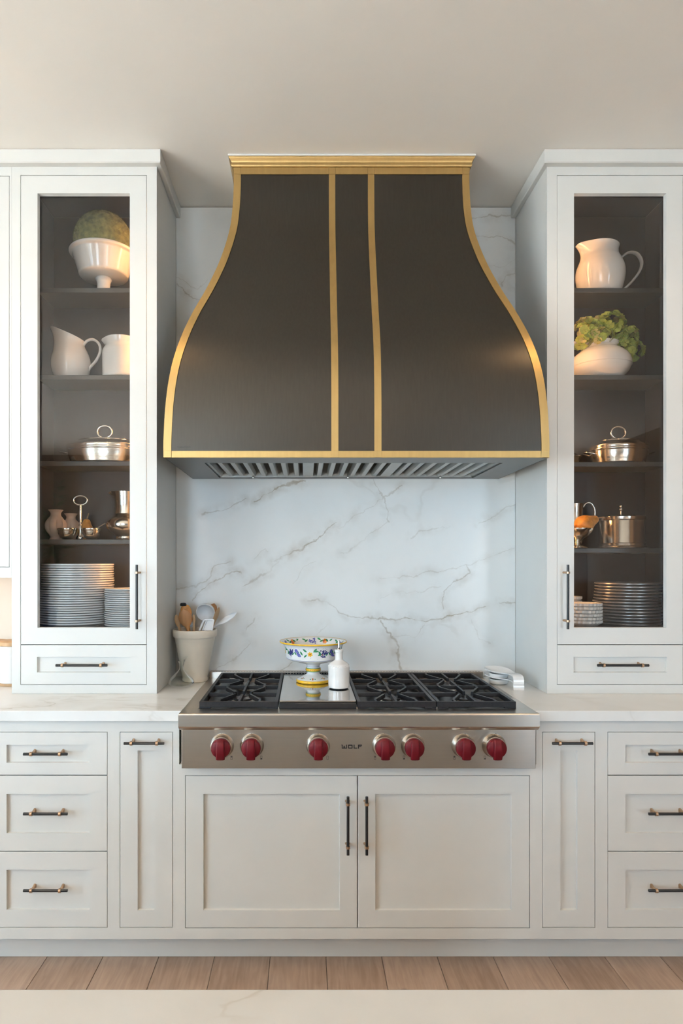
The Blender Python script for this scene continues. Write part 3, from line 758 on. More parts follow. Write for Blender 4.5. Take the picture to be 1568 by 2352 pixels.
# cast-iron grates
GZ0, GZ1 = ZS+.0005, .9395
def bar(bm, p, q, w=.0105, z0=None, z1=GZ1):
    """straight upright bar between two plan points"""
    z0 = GZ1-.014 if z0 is None else z0
    p = Vector((*p, 0)); q = Vector((*q, 0)); d = (q-p).normalized(); s = Vector((-d.y, d.x, 0))*w/2
    t_ = s*.75
    v = [bm.verts.new((a.x, a.y, z)) for z, ss in ((z0, s), (z1, t_)) for a in (p-ss, q-ss, q+ss, p+ss)]
    for f in ((0, 3, 2, 1), (4, 5, 6, 7), (0, 1, 5, 4), (1, 2, 6, 5), (2, 3, 7, 6), (3, 0, 4, 7)): bm.faces.new([v[i] for i in f])
GW = .2745; GD = GY1-GY0
def grate(first, a, b, label):
    g = thing('burner_grate', label, 'grate', ((a+b)/2, (GY0+GY1)/2, GZ0), 'cast-iron grates'); zf = GZ0
    parts = []
    def P(name, bm):
        bmesh.ops.translate(bm, verts=bm.verts, vec=(0, 0, -zf)); o = fin(name, bm, M['iron'], g)
    W2, D2 = (b-a)/2, GD/2; w = .012
    bm = boxes((-W2, W2, -D2, -D2+w, GZ0+.004, GZ1), (-W2, W2, D2-w, D2, GZ0+.004, GZ1), (-W2, -W2+w, -D2+w, D2-w, GZ0+.004, GZ1), (W2-w, W2, -D2+w, D2-w, GZ0+.004, GZ1), bevel=.0012, seg=1)
    P('frame', bm)
    for sx in (-1, 1):
        for sy in (-1, 1): P('foot', boxes((sx*(W2-.02)-.0195, sx*(W2-.02)+.0195, sy*(D2-.006)-.0055, sy*(D2-.006)+.0055, GZ0, GZ0+.0041)))
    bm = bmesh.new(); bar(bm, (-W2+w, 0), (W2-w, 0)); P('cross_bar', bm)
    for v in (-1, 1):
        cy = v*GD*.235; r = .026
        e0, e1 = cy-GD*.235, cy+GD*.235
        if v < 0: e0 = -D2+w
        else: e1 = D2-w
        for p, q in (((-W2+w, cy), (-r-.012, cy)), ((W2-w, cy), (r+.012, cy)), ((0, e0), (0, cy-r)), ((0, e1), (0, cy+r))):
            bm = bmesh.new(); bar(bm, p, q); P('finger', bm)
        for sx in (-1, 1):
            for ed, sg in ((e0, 1), (e1, -1)):
                k1 = (sx*.072, ed); k2 = (sx*.072, ed+sg*.030); k3 = (sx*(r+.002), cy-sg*.016)
                bm = bmesh.new(); bar(bm, k1, k2); bar(bm, k2, k3); P('finger', bm)
    return g
for (a, b), lb in zip(gx, ('black cast-iron burner grate left of the steel griddle cover', 'black cast-iron burner grate just right of the steel griddle cover', 'rightmost black cast-iron burner grate on the rangetop')):
    grate(None, a, b, lb)
gc = fin('griddle_cover', boxes((-.0895, .1795, GY0+.008, 2.80, ZS+.0202, .9415), bevel=.0012), M['polish'])
tag(gc, 'polished stainless griddle cover between the black grates', 'griddle cover')
ZG = .9418

# ------------------------------------------------------------------ kitchen island in the foreground
YI = .787
o = fin('island_worktop', boxes((-2.2, 1.3, -.45, YI, ZT-.04, ZT), bevel=.003), M['island'])
tag(o, 'pale marble island worktop across the bottom of the photo', 'worktop')
t = thing('island_cabinet', 'white island cabinet under the pale marble island top', 'cabinet', (-.1, .2, 0)); of = t.location.copy()
fin('carcass', boxes((-2.16, 1.26, -.40, YI-.045, .1, ZT-.0405)), M['paint'], t, off=of)
fin('plinth', boxes((-2.10, 1.2, -.34, YI-.11, .001, .0995)), M['paint'], t, off=of)

# ------------------------------------------------------------------ things on the worktop
def lens(name, label, cat, loc, group=None): return thing(name, label, cat, loc, group)
# utensil crock
CK = (X(448, 2.82), 2.815, ZT+.0005)
ck = thing('utensil_crock', 'cream ceramic crock full of cooking utensils beside the left grate', 'crock', CK)
pr = [(0, 0), (.050, 0), (.0545, .004), (.0555, .012), (.053, .019), (.054, .023), (.086, .187), (.087, .190), (.0925, .192), (.094, .197), (.0955, .214), (.0945, .221), (.091, .224), (.087, .222), (.0855, .215), (.052, .03), (0, .026)]
fin('crock_body', lathe(pr, 56), M['crock'], ck, True)
def utensil(name, label, m, head, base, hw, ht, hl, hr=.006, twist=(1, 0, 0), extra=None):
    """stick from base (in the crock) towards head, with a flattened head of half width hw, half thickness ht, length hl"""
    b = Vector(base); h = Vector(head); d = (h-b).normalized(); L_ = (h-b).length; n0 = h-d*hl
    pth = [b]+[b+(n0-b)*k/4 for k in (1, 2, 3)]+[n0]+[n0+d*hl*k/10 for k in range(1, 11)]
    us = []; n = len(pth)-1
    wt_, tt_ = [(0, hr), (4/n, hr*.95)], [(0, hr), (4/n, hr*.8)]
    for k in range(1, 11):
        s = k/10; e = math.sqrt(max(0, 1-(2*s-1)**2)) if s > .5 else (math.sin(s*PI)**.8)
        wt_.append(((4+k)/n, max(hw*e, .0015 if k == 10 else hr*.8))); tt_.append(((4+k)/n, max(ht*(e if s > .5 else 1), .0015)))
    t = thing(name, label, 'utensil', tuple(base), 'utensils in the crock')
    bm = sweep(pth[:6], [(0, hr), (1, hr)], hint=twist, n=12); fin('shaft', bm, m, t, True, off=base)
    bm = sweep(pth, wt_, tt_, hint=twist, n=18); fin('head', bm, m, t, True, off=base)
    return t
cx, cy, cz = CK
B = lambda dx, dy: (cx+dx, cy+dy, cz+.034)
P3 = lambda px, py, D: (X(px, D), D, Z(py, D))
utensil('wooden_spoon', 'large brown wooden spoon standing at the front of the crock', M['wooddark'], P3(421, 1399, 2.775), B(.012, -.005), .029, .006, .085, .007)
t = utensil('wooden_spatula', 'orange-brown wooden spatula with a black tip behind the large wooden spoon', M['pear'], P3(424, 1387, 2.83), B(.0, .02), .024, .005, .075, .007, (1, .1, .2))
fin('black_tip', lathe([(0, -.006), (.013, -.005), (.0145, .002), (.011, .008), (0, .009)], 18, c=(P3(421, 1389, 2.828)[0]-B(0, .02)[0], -.003+2.828-B(0, .02)[1], P3(421, 1389, 2.828)[2]-B(0, .02)[2])), M['barblack'], t, True)
utensil('wooden_fork', 'pale wooden fork at the left rim of the crock', M['woodlight'], P3(404, 1412, 2.80), B(-.02, .0), .012, .004, .06, .006)
utensil('wooden_stirrer', 'thin pale wooden stick right of the large wooden spoon', M['woodlight'], P3(445, 1411, 2.80), B(.0, -.02), .007, .004, .05, .005)
utensil('wooden_spoon', 'dark wooden spoon leaning behind the white ladle', M['wooddark'], P3(492, 1386, 2.87), B(.0, .015), .020, .005, .07, .006)
utensil('wooden_spoon', 'pale wooden spoon turned edgewise right of the white ladle', M['woodlight'], P3(503, 1395, 2.82), B(.005, .0), .026, .005, .075, .006, (.25, 1, 0))
utensil('white_spoon', 'white spoon leaning far out over the right rim of the crock', M['nylon'], P3(543, 1407, 2.80), P3(452, 1466, 2.815), .0135, .0035, .10, .005, (0, .5, 1))
# ladle: a round cup seen from the front
lb = B(.01, .03); t = thing('ladle', 'white ladle with a round bowl above the crock', 'utensil', lb, 'utensils in the crock')
lc = Vector(P3(473, 1405, 2.83)); cup = [(0, -.026), (.018, -.0225), (.034, -.012), (.0405, .004), (.0415, .012), (.0385, .012), (.0375, .004), (.031, -.009), (.016, -.019), (0, -.0225)]
bm = lathe(crom(cup, 3), 36)
bmesh.ops.rotate(bm, verts=bm.verts, matrix=Matrix.Rotation(math.radians(12), 3, 'Y') @ Matrix.Rotation(math.radians(112), 3, 'X')); bmesh.ops.translate(bm, verts=bm.verts, vec=lc)
fin('bowl', bm, M['nylon'], t, True, off=lb)
fin('shaft', sweep([lb, lc+Vector((0, .012, -.05)), lc+Vector((0, .014, -.03))], .008, .004, hint=(1, 0, 0)), M['nylon'], t, True, off=lb)
# slotted turner
tb = B(.02, -.02); t = thing('turner', 'white slotted turner below the ladle in the crock', 'utensil', tb, 'utensils in the crock')
p0 = Vector(P3(472, 1448, 2.76)); u = Vector((1, 0, .0)); v = Vector((.18, -.02, 1)).normalized()
bm = bmesh.new()
def quadbar(a, b, w_, d_=.003):
    sweep([a, b], w_, d_, hint=u if abs((b-a).normalized().dot(u)) < .8 else v, n=8, bm=bm, power=.5)
A1, A2, A3, A4 = p0-u*.026, p0+u*.026, p0+u*.026+v*.046, p0-u*.014+v*.046
quadbar(A1, A4, .004); quadbar(A4, A3, .004); quadbar(A3, A2, .004); quadbar(A1+u*.012, A4+u*.012, .0025)
f = [bm.verts.new(q+Vector((0, .002, 0))) for q in (A1+u*.014, A2, A3, A4+u*.014)]; bm.faces.new(f)
fin('head', bm, M['nylon'], t, True, off=tb); fin('shaft', sweep([tb, p0], .007, .004, hint=(1, 0, 0)), M['nylon'], t, True, off=tb)

# small glass carafe
DC = (X(416.5, 2.69), 2.69, ZT+.0006)
t = thing('glass_carafe', 'small clear glass carafe in front of the utensil crock', 'carafe', DC)
def lip(p, tt, i, r, z):
    if z > .085: p[2] += .010*math.cos(tt-.5)*(z-.085)/.03; p[0] += .006*(z-.085)/.03
    return p
pr = crom([(0, 0), (.035, .0005), (.050, .008), (.0525, .018), (.046, .032), (.028, .050), (.0125, .066), (.0088, .078), (.0105, .092), (.0165, .108), (.021, .115)], 4)
fin('glass_wall', lathe(pr, 48, lip), M['clear'], t, True)
fin('inner_wall', lathe([(max(0, r-.002), z+.003) for r, z in pr[:-3]], 48, lip), M['clear'], t, True)

# majolica footed bowl
BO = (X(719, 2.66), 2.655, ZG)
mb = thing('footed_bowl', 'hand-painted majolica footed bowl standing on the griddle cover', 'bowl', BO)
outer = [(.060, 0), (.0675, .002), (.069, .008), (.066, .012), (.050, .020), (.030, .030), (.0245, .037), (.024, .041), (.0285, .044), (.0305, .050), (.0285, .057), (.025, .060), (.0255, .065), (.034, .074), (.070, .084), (.098, .092), (.109, .099), (.112, .112), (.114, .128), (.118, .145), (.1235, .155), (.131, .160)]
oc = crom(outer, 4)
inner = crom([(.1345, .166), (.130, .1655), (.123, .161), (.1165, .150), (.112, .130), (.105, .108), (.085, .098), (.04, .092), (0, .091)], 4)
fin('bowl_body', lathe([(0, 0)]+oc+inner, 72), M['maj'], mb, True)
fin('rim_band', lathe(crom([(.1305, .1598), (.1345, .1606), (.137, .1635), (.1355, .1668), (.1345, .1664)], 3), 72), M['yel'], mb, True)
fin('foot_band', lathe(crom([(.062, .0002), (.0682, .0018), (.0698, .006), (.0692, .010), (.0664, .0124)], 3), 72), M['yel'], mb, True)
fin('stem_band', lathe(crom([(.0287, .0445), (.0306, .047), (.0311, .0505), (.0306, .054), (.0288, .0567)], 3), 48), M['yel'], mb, True)
for zz, rr in ((.0445, .0293), (.0567, .0291)):
    fin('green_line', lathe([(rr, zz-.0014), (rr+.0008, zz), (rr, zz+.0014)], 48), M['grn'], mb, True)
for zz, rr in ((.0945, .1028), (.0985, .1088), (.063, .0254)):
    fin('blue_line', lathe([(rr-.0004, zz-.0005), (rr+.0008, zz), (rr, zz+.0006)], 72), M['vio'], mb, True)
def on(profile, th, z, lift=.0007, inside=False):
    for (r0, z0), (r1, z1) in zip(profile, profile[1:]):
        if min(z0, z1) <= z <= max(z0, z1) and abs(z1-z0) > 1e-7:
            r = r0+(r1-r0)*(z-z0)/(z1-z0); break
    else: r = profile[-1][0]
    r += -lift if inside else lift
    return (r*math.cos(th), r*math.sin(th), z+(lift*.6 if z < .04 else 0))
def decal(bm, profile, th0, z0, shape, rot=0, sc=1, inside=False, lift=.0007, R=.114):
    c, s = math.cos(rot), math.sin(rot)
    vs = []
    for u, v in shape:
        a, b = (u*c-v*s)*sc, (u*s+v*c)*sc
        vs.append(bm.verts.new(on(profile, th0+a/R, z0+b, lift, inside)))
    cu = sum(u for u, v in shape)/len(shape); cv = sum(v for u, v in shape)/len(shape); a, b = (cu*c-cv*s)*sc, (cu*s+cv*c)*sc
    ce = bm.verts.new(on(profile, th0+a/R, z0+b, lift*1.3, inside))
    for k in range(len(vs)): bm.faces.new([vs[k], vs[(k+1) % len(vs)], ce])
leafS = [(0, 0), (.004, .0030), (.009, .0040), (.014, .0026), (.018, 0), (.014, -.0022), (.009, -.0030), (.004, -.0022)]
dotS = [(math.cos(k*PI/3), math.sin(k*PI/3)) for k in range(6)]
flS = [((1 if k % 2 else .62)*math.cos(k*PI/6), (1 if k % 2 else .62)*math.sin(k*PI/6)) for k in range(12)]
DK = {k: bmesh.new() for k in ('grn', 'yel', 'org', 'vio', 'nav', 'rdd')}
R_ = random.Random(5)
for rep in range(5):
    t0 = -PI/2-.12+rep*2*PI/5
    zc = .129
    decal(DK['yel'], oc, t0, zc-.003, flS, .2, .0115); decal(DK['rdd'], oc, t0, zc-.003, dotS, 0, .0030, lift=.0012)
    for du, dz, ro_, sc_ in ((.013, .004, .9, 1.), (.013, .008, .05, .95), (-.013, -.004, 3.9, .8), (-.012, .006, 2.5, .9), (-.030, -.008, 2.1, .9), (.033, .010, -1.1, 1.), (.030, -.008, .35, .8), (-.044, .0, 2.4, .7), (.075, .004, -.9, .8), (.062, -.010, .7, .7)):
        decal(DK['grn'], oc, t0+du/.114, zc+dz, leafS, ro_, sc_*1.2)
    for k in range(40):
        q_ = R_.uniform(-.013, .013); decal(DK['vio'], oc, t0+(-.052-q_*.6+R_.uniform(-.006, .006))/.114, zc+q_, dotS, 0, .003)
        decal(DK['nav'], oc, t0+(.056+R_.gauss(0, .0068))/.114, zc-.001+max(-.013, min(.012, R_.gauss(0, .0072))), dotS, 0, .003)
    for k in range(16): decal(DK['nav'], oc, t0+R_.uniform(-.068, .068)/.114, .1075+R_.choice((0, .003, .038, .041)), dotS, 0, .0009)
    decal(DK['org'], oc, t0+.048/.114, zc-.004, dotS, 0, .003)
    ic = list(reversed(inner))
    decal(DK['org'], ic, t0+.3, .152, dotS, 0, .011, True); decal(DK['rdd'], ic, t0+.34, .152, dotS, 0, .004, True, .0014)
    for k in range(22): decal(DK['vio'], ic, t0+.75+R_.gauss(0, .075), .152+max(-.010, min(.009, R_.gauss(0, .005))), dotS, 0, .0028, True)
    for du, dz, ro_ in ((.12, .002, 2.4), (.16, -.002, .6), (.46, .003, .5), (.5, -.003, 2.7), (1.0, .002, .4), (1.06, -.004, 2.6)):
        decal(DK['grn'], ic, t0+du, .152+dz, leafS, ro_, 1., True)
for k in range(7):
    th = -PI/2-.05+k*2*PI/7
    decal(DK['rdd' if k % 2 == 0 else 'org'], oc, th, .0185, flS, 0, .0042, R=.055); decal(DK['yel'], oc, th, .0185, dotS, 0, .0016, lift=.0014, R=.055)
    for s in (-1, 1): decal(DK['grn'], oc, th+s*.12, .0185, leafS, 0 if s > 0 else PI, .35, R=.055)
for k in range(26): decal(DK['rdd'], crom([(.0287, .0445), (.0306, .047), (.0311, .0505), (.0306, .054), (.0288, .0567)], 3), k*2*PI/26, .0505, dotS, 0, .0013, R=.031)
for nm, kk in (('painted_leaves', 'grn'), ('painted_flowers', 'yel'), ('painted_fruit', 'org'), ('painted_grapes', 'vio'), ('painted_dark_grapes', 'nav'), ('painted_centres', 'rdd')):
    tag(fin(nm, DK[kk], M[kk], mb), kind='stuff')

# white dispenser bottle
BT = (X(778, 2.52), 2.52, ZG)
t = thing('oil_bottle', 'white ceramic oil bottle with a steel pourer in front of the painted bowl', 'bottle', BT)
fin('bottle_body', lathe(crom([(0, .004), (.036, .004), (.0395, .006), (.0405, .010), (.0410, .016), (.0412, .075), (.0408, .085), (.037, .094), (.026, .102), (.0172, .108), (.0150, .114), (.0145, .136), (.0160, .140), (.0163, .146), (.0150, .149), (.006, .150), (0, .150)], 3), 48), M['white'], t, True)
fin('foot_ring', lathe([(0, 0), (.034, 0), (.036, .002), (.036, .0039), (0, .0039)], 40), M['barblack'], t, True)
fin('pourer', lathe([(.0075, .150), (.0075, .153), (.0044, .155), (.0042, .182), (.0034, .1845), (0, .1845)], 18), M['polish'], t, True)
bm = bmesh.new()
for k in range(20):
    th = k*2*PI/20; sweep(smooth_path([(.0405*math.cos(th+d*.11), .0405*math.sin(th+d*.11), .0855+.004*math.sin(d*3.0+k)) for d in (-1, -.5, 0, .5, 1)], 2), .0011, n=6, bm=bm)
fin('embossed_band', bm, M['white'], t, True)

# two stacked spoon rests
def spoon_rest(label, dz, sc):
    base = (X(1192, 2.60), 2.605, ZT+.0006)
    t = thing('spoon_rest', label, 'spoon rest', base, 'stacked spoon rests')
    # centre line from the foot (front) back to the dish
    pts = smooth_path([(0, 0, dz), (0, .001, dz+.020), (-.001, .012, dz+.0335), (-.006, .045, dz+.036), (-.016, .085, dz+.033), (-.030, .125, dz+.034), (-.040, .165, dz+.038), (-.046, .215, dz+.041)], 5)
    wd = [(0, .0215), (.15, .0215), (.35, .021), (.55, .027), (.7, .046), (.85, .052), (.94, .040), (1, .012)]
    bm = bmesh.new(); rows = []; n = len(pts)
    for i, p in enumerate(pts):
        u = i/(n-1); w_ = interp(wd, u)*sc; dep = interp([(0, 0), (.5, 0.001), (.62, .006), (.78, .014), (.92, .010), (1, 0)], u)
        tg = (pts[min(i+1, n-1)]-pts[max(i-1, 0)]).normalized(); nn = Vector((1, 0, 0)).cross(tg); nn = -nn if nn.z < -.2 or (abs(nn.z) < .2 and nn.y > 0) else nn
        row = []
        for k in range(9):
            a = (k-4)/4; row.append(p+Vector((a*w_, 0, 0))-Vector((0, 0, dep*(1-a*a))))
        rows.append((row, nn))
    top = [[bm.verts.new(q) for q in r] for r, nn in rows]; bot = [[bm.verts.new(q-nn*.004) for q in r] for r, nn in rows]
    for A in (top, bot):
        for a, b in zip(A, A[1:]):
            for k in range(8): bm.faces.new([a[k], a[k+1], b[k+1], b[k]])
    for a, b, c, d in zip(top, top[1:], bot, bot[1:]):
        bm.faces.new([a[0], b[0], d[0], c[0]]); bm.faces.new([a[8], b[8], d[8], c[8]])
    bm.faces.new(top[0]+bot[0][::-1]); bm.faces.new(top[-1]+bot[-1][::-1])
    fin('rest', bm, M['white'], t, True)
    ri = bmesh.new(); lathe([(.034*sc, 0), (.038*sc, .003), (.041*sc, .020), (.036*sc, .020), (.034*sc, 0)], 32, bm=ri, c=(-.036, .150, dz+.001))
    fin('dish_foot', ri, M['white'], t, True)
spoon_rest('lower of the two stacked white spoon rests right of the rangetop', 0, 1.)
spoon_rest('upper of the two stacked white spoon rests right of the rangetop', .0235, .97)

# canisters in the niche under the left wall cabinet
for px, D, lb in ((-14, 2.80, 'white canister with a wooden lid at the left edge of the photo'), (31, 2.74, 'white canister with a wooden lid tucked beside the left glass cabinet')):
    r = .056; zt = Z(1480, D-r)
    cxx = X(px, D)
    t = thing('canister', lb, 'canister', (cxx, D, ZT+.0006), 'canisters in the niche'); h = zt-ZT
    fin('jar', lathe([(0, .012), (r, .012), (r, h-.012), (r-.004, h-.010), (0, h-.010)], 36), M['white'], t, True)
    fin('lid', lathe([(0, h-.0095), (r+.002, h-.0095), (r+.002, h+.006), (r-.004, h+.010), (0, h+.010)], 36), M['woodlight'], t, True)
    fin('base', lathe([(0, 0), (r+.001, 0), (r+.001, .0115), (0, .0115)], 36), M['woodlight'], t, True)

# ------------------------------------------------------------------ what stands in the glass cabinets
DI = 2.83
sh = {('L', k): Z(py, YS)+.0005 for k, py in enumerate((661, 861, 1059, 1239))}
sh.update({('R', k): Z(py, YS)+.0005 for k, py in enumerate((661, 861, 1061, 1259))})
def jug(name, label, loc, prof, spout, spz, handle_pts, m=None, thick=.004, tilt=0, group=None, sgn=-1, sig=.55, hwid=(.008, .006), n=56):
    """pitcher: turned body with a lip drawn out towards sgn*x, and a loop handle"""
    m = m or M['white']
    t = thing(name, label, 'pitcher', loc, group)
    H = prof[-1][1]
    def fn(p, th, i, r, z):
        a = th if sgn > 0 else th-PI
        a = math.atan2(math.sin(a), math.cos(a)); g = math.exp(-(a/sig)**2)
        k = max(0, (z-spz)/(H-spz))**1.4
        p[0] += sgn*spout*g*k
        p[2] += tilt*k*(math.cos(a)*.5+.5*g)-spout*.35*g**6*k
        return p
    oc_ = crom(prof, 5); inn = [(max(r-thick, .0), z) for r, z in reversed(oc_) if z > thick]
    fin('body', lathe([(0, 0)]+oc_+inn+[(0, thick)], n, fn), m, t, True)
    if handle_pts: fin('handle', sweep(smooth_path(handle_pts, 6), hwid[0], hwid[1], hint=(0, 1, 0), n=12), m, t, True)
    return t
# left, top shelf: footed bowl with a moss ball
z0 = sh['L', 0]; c = (X(238, DI), DI, z0)
t = thing('footed_bowl', 'white footed bowl on the top shelf of the left cabinet', 'bowl', c)
po = crom([(.055, 0), (.056, .006), (.040, .014), (.030, .024), (.0275, .045), (.030, .060), (.0345, .066), (.0345, .072), (.030, .077)], 3)
po += [(.098, .080), (.103, .084)]+crom([(.105, .09), (.115, .125), (.127, .160), (.131, .168), (.140, .172), (.1435, .178), (.140, .184), (.133, .185)], 3)
fin('bowl_body', lathe([(0, 0)]+po+[(.125, .178), (.118, .14), (.1, .09), (0, .088)], 64), M['white'], t, True)
t = thing('moss_ball', 'round green moss ball resting in the white footed bowl', 'moss ball', (c[0], c[1], z0+.232))
bm = bmesh.new(); bmesh.ops.create_icosphere(bm, subdivisions=5, radius=.1235)
Rm = random.Random(3)
for v in bm.verts: v.co *= 1+Rm.uniform(-.012, .012)
fin('moss_core', bm, M['moss'], t, True)
bm = bmesh.new()
for k in range(5200):
    d = Vector((Rm.gauss(0, 1), Rm.gauss(0, 1), Rm.gauss(0, 1))).normalized(); p = d*.1225; s = d.orthogonal().normalized(); s.rotate(Matrix.Rotation(Rm.uniform(0, 6.28), 3, d))
    e = p+d*Rm.uniform(.003, .008)+s*Rm.uniform(.002, .007); q = d.cross(s)*.0011
    bm.faces.new([bm.verts.new(p-q), bm.verts.new(p+q), bm.verts.new(e)])
tag(fin('moss_fibre', bm, M['moss'], t), kind='stuff')
# left, second shelf
z0 = sh['L', 1]
jug('pitcher', 'white pitcher with a tall pouring lip on the left cabinet second shelf', (X(163, DI), DI, z0),
    [(.058, 0), (.066, .006), (.078, .035), (.083, .065), (.080, .095), (.068, .130), (.059, .155), (.057, .175), (.060, .190)], .030, .110,
    [(.052, 0, .150), (.072, 0, .172), (.098, 0, .176), (.121, 0, .158), (.127, 0, .128), (.112, 0, .090), (.084, 0, .056), (.070, 0, .034)], tilt=.046, sig=1.0, hwid=(.009, .006))
jug('crock_jug', 'straight-sided white jug at the right of the left cabinet second shelf', (X(284, DI), DI, z0),
    [(.080, 0), (.088, .006), (.0895, .03), (.0895, .105), (.087, .125), (.078, .142), (.076, .152), (.080, .172)], .016, .135, None, tilt=.004, sig=.35)
# silver dishes
def covered_dish(label, loc, rx, ry, lidz, ringr, handles, group='silver covered dishes'):
    t = thing('covered_dish', label, 'dish', loc, group); k = ry/rx
    def fo(p, th, i, r, z): return [p[0], p[1]*k, p[2]]
    b = rx
    fin('dish', lathe(crom([(0, 0), (b*.80, 0), (b*.90, .008), (b*.96, .035), (b*.97, .052), (b*1.0, .056), (b*1.0, .062), (b*.98, .064), (b*.99, .070)], 3), 64, fo), M['silver'], t, True)
    fin('lid', lathe(crom([(b*.99, .0705), (b*.98, .076), (b*.90, .082), (b*.72, .094), (b*.68, .100), (b*.45, .106), (b*.2, .1085), (0, .109)], 3), 64, fo), M['silver'], t, True)
    rg = ringr; fin('lid_ring', sweep(smooth_path([(rg*math.sin(a)*1.05, 0, .110+rg*.86-rg*math.cos(a)*.86) for a in [i*2*PI/12 for i in range(12)]], 3, True), [(0, .004), (.5, .0055), (1, .004)], hint=(0, 1, 0), n=10, closed=True), M['silver'], t, True)
    for s in handles:
        fin('handle', sweep(smooth_path([(s*b*.93, -.035*k, .040), (s*(b+.016), -.030*k, .046), (s*(b+.029), 0, .050), (s*(b+.016), .030*k, .046), (s*b*.93, .035*k, .040)], 5), .0032, n=10), M['silver'], t, True)
    return t
covered_dish('silver covered dish with a ring handle in the left cabinet', (X(240, 2.81), 2.812, sh['L', 2]), .162, .095, 0, .030, (-1, 1))
covered_dish('silver covered dish with a ring handle in the right cabinet', (X(1420, 2.81), 2.812, sh['R', 2]), .122, .095, 0, .030, (-1, 1))
t = thing('silver_dish', 'small low silver dish at the left end of the right cabinet third shelf', 'dish', (X(1307, 2.83), 2.835, sh['R', 2]))
fin('dish', lathe(crom([(0, 0), (.030, 0), (.040, .010), (.0485, .028), (.052, .034), (.049, .034), (.038, .014), (0, .008)], 3), 40), M['silver'], t, True)
fin('lid', lathe(crom([(.046, .0345), (.040, .044), (.020, .052), (.006, .055), (.007, .062), (0, .066)], 3), 32), M['silver'], t, True)
# left, fourth shelf
z0 = sh['L', 3]
def ribbed(p, th, i, r, z):
    k = 1+.20*(abs(math.cos(4*th))**.6-.7)*max(0, min(1, (r-.028)/.02)); return [p[0]*k, p[1]*k, p[2]]
for px, D, s, lb in ((128, 2.826, .93, 'larger ribbed blush vase at the left of the left cabinet fourth shelf'), (163, 2.880, .84, 'smaller ribbed blush vase behind the larger one')):
    t = thing('ribbed_vase', lb, 'vase', (X(px, D), D, z0), 'ribbed blush vases')
    pr = crom([(0, 0), (.026, 0), (.027, .006), (.024, .012), (.028, .020), (.043, .042), (.0485, .064), (.045, .084), (.032, .102), (.0245, .112), (.0235, .125), (.030, .135), (.034, .139), (.031, .139), (.021, .128), (.021, .11), (0, .10)], 3)
    fin('body', lathe([(r*s, z*s) for r, z in pr], 48, ribbed), M['terracotta'], t, True)
sv = thing('condiment_server', 'silver two-bowl condiment server with a tall ring handle', 'server', (X(179, 2.775), 2.788, z0))
for dx in (-.050, .052):
    fin('server_bowl', lathe(crom([(0, .002), (.016, .002), (.031, .010), (.0385, .026), (.041, .038), (.0425, .041), (.043, .047), (.0405, .047), (.037, .030), (.026, .012), (0, .006)], 3), 40, c=(dx, 0, 0)), M['silver'], sv, True)
fin('stem', lathe(crom([(0, .0), (.010, .0), (.011, .012), (.005, .02), (.0055, .055), (.008, .060), (.0055, .068), (.0075, .074), (.0055, .082), (.0062, .12), (.0045, .150), (0, .150)], 3), 20, c=(.006, 0, 0)), M['silver'], sv, True)
fin('ring_handle', sweep(smooth_path([(.006+.029*math.cos(a), 0, .168+.0195*math.sin(a)) for a in [i*2*PI/12 for i in range(12)]], 3, True), .0036, hint=(0, 1, 0), n=10, closed=True), M['silver'], sv, True)
t = thing('condiment_spoon', 'tiny silver spoon resting in the right bowl of the condiment server', 'spoon', (sv.location.x+.052, sv.location.y, z0+.012))
fin('shaft', sweep([(-.006, -.01, .010), (.02, -.01, .030), (.044, -.008, .047), (.062, -.006, .058)], [(0, .0022), (.6, .0026), (1, .004)], n=8), M['silver'], t, True)
def pear(label, loc, rot, s, name='pear'):
    t = thing(name, label, 'pear', loc, 'pears'); t.rotation_euler = rot
    fin('fruit', lathe([(r*s, z*s) for r, z in crom([(0, .004), (.014, 0), (.030, .012), (.036, .030), (.032, .050), (.021, .070), (.016, .084), (.011, .092), (0, .094)], 4)], 32), M['pear'], t, True)
    fin('stalk', sweep([Vector(q)*s for q in ((0, 0, .090), (.002, 0, .103), (.007, 0, .120))], [(0, .0022), (1, .003)], n=8), M['stem'], t, True)
    return t
pear('russet pear standing behind the condiment server in the left cabinet', (X(197, 2.885), 2.885, z0), (0, .05, 0), 1.0)
jug('silver_pitcher', 'round-bellied silver pitcher at the right of the left cabinet fourth shelf', (X(292, DI), DI, z0),
    [(.046, 0), (.048, .008), (.046, .014), (.052, .020), (.078, .040), (.088, .062), (.082, .086), (.064, .102), (.056, .110), (.0545, .118), (.052, .150), (.054, .185), (.057, .207)], .024, .165,
    [(.055, 0, .19), (.085, 0, .18), (.095, 0, .13), (.085, 0, .085)], m=M['silver'], sig=.3, tilt=.004, hwid=(.006, .005))
# plates
def plate_mesh(R, h, m, fl=.62, ripple=0, nm='plate'):
    def fn(p, th, i, r, z):
        if ripple: k = 1+ripple*math.cos(28*th)*min(1, r/R)**3; return [p[0]*k, p[1]*k, p[2]]
        return p
    pr = crom([(0, .0005), (R*fl, 0), (R*fl+.004, .0015), (R*.86, h*.45), (R*.985, h*.66), (R, h*.72), (R, h*.94), (R*.988, h), (R*.84, h*.70), (R*.6, .004), (0, .0035)], 2)
    o = fin(nm, lathe(pr, 140 if ripple else 48, fn), m, None, True); me = o.data; bpy.data.objects.remove(o); return me
rp = random.Random(11)
def stack(me, n, x, y, z0, pitch, name, lab, toplab, grp, cat='plate', shift=lambda i: 0):
    for i in range(n):
        o = mk(name, me, None, (x+shift(i)+rp.uniform(-.0015, .0015), y+rp.uniform(-.001, .001), z0+i*pitch)); o.rotation_euler = (0, 0, rp.uniform(0, 6))
        tag(o, toplab if i == n-1 else lab, cat, grp)
ztop = CZ+.002
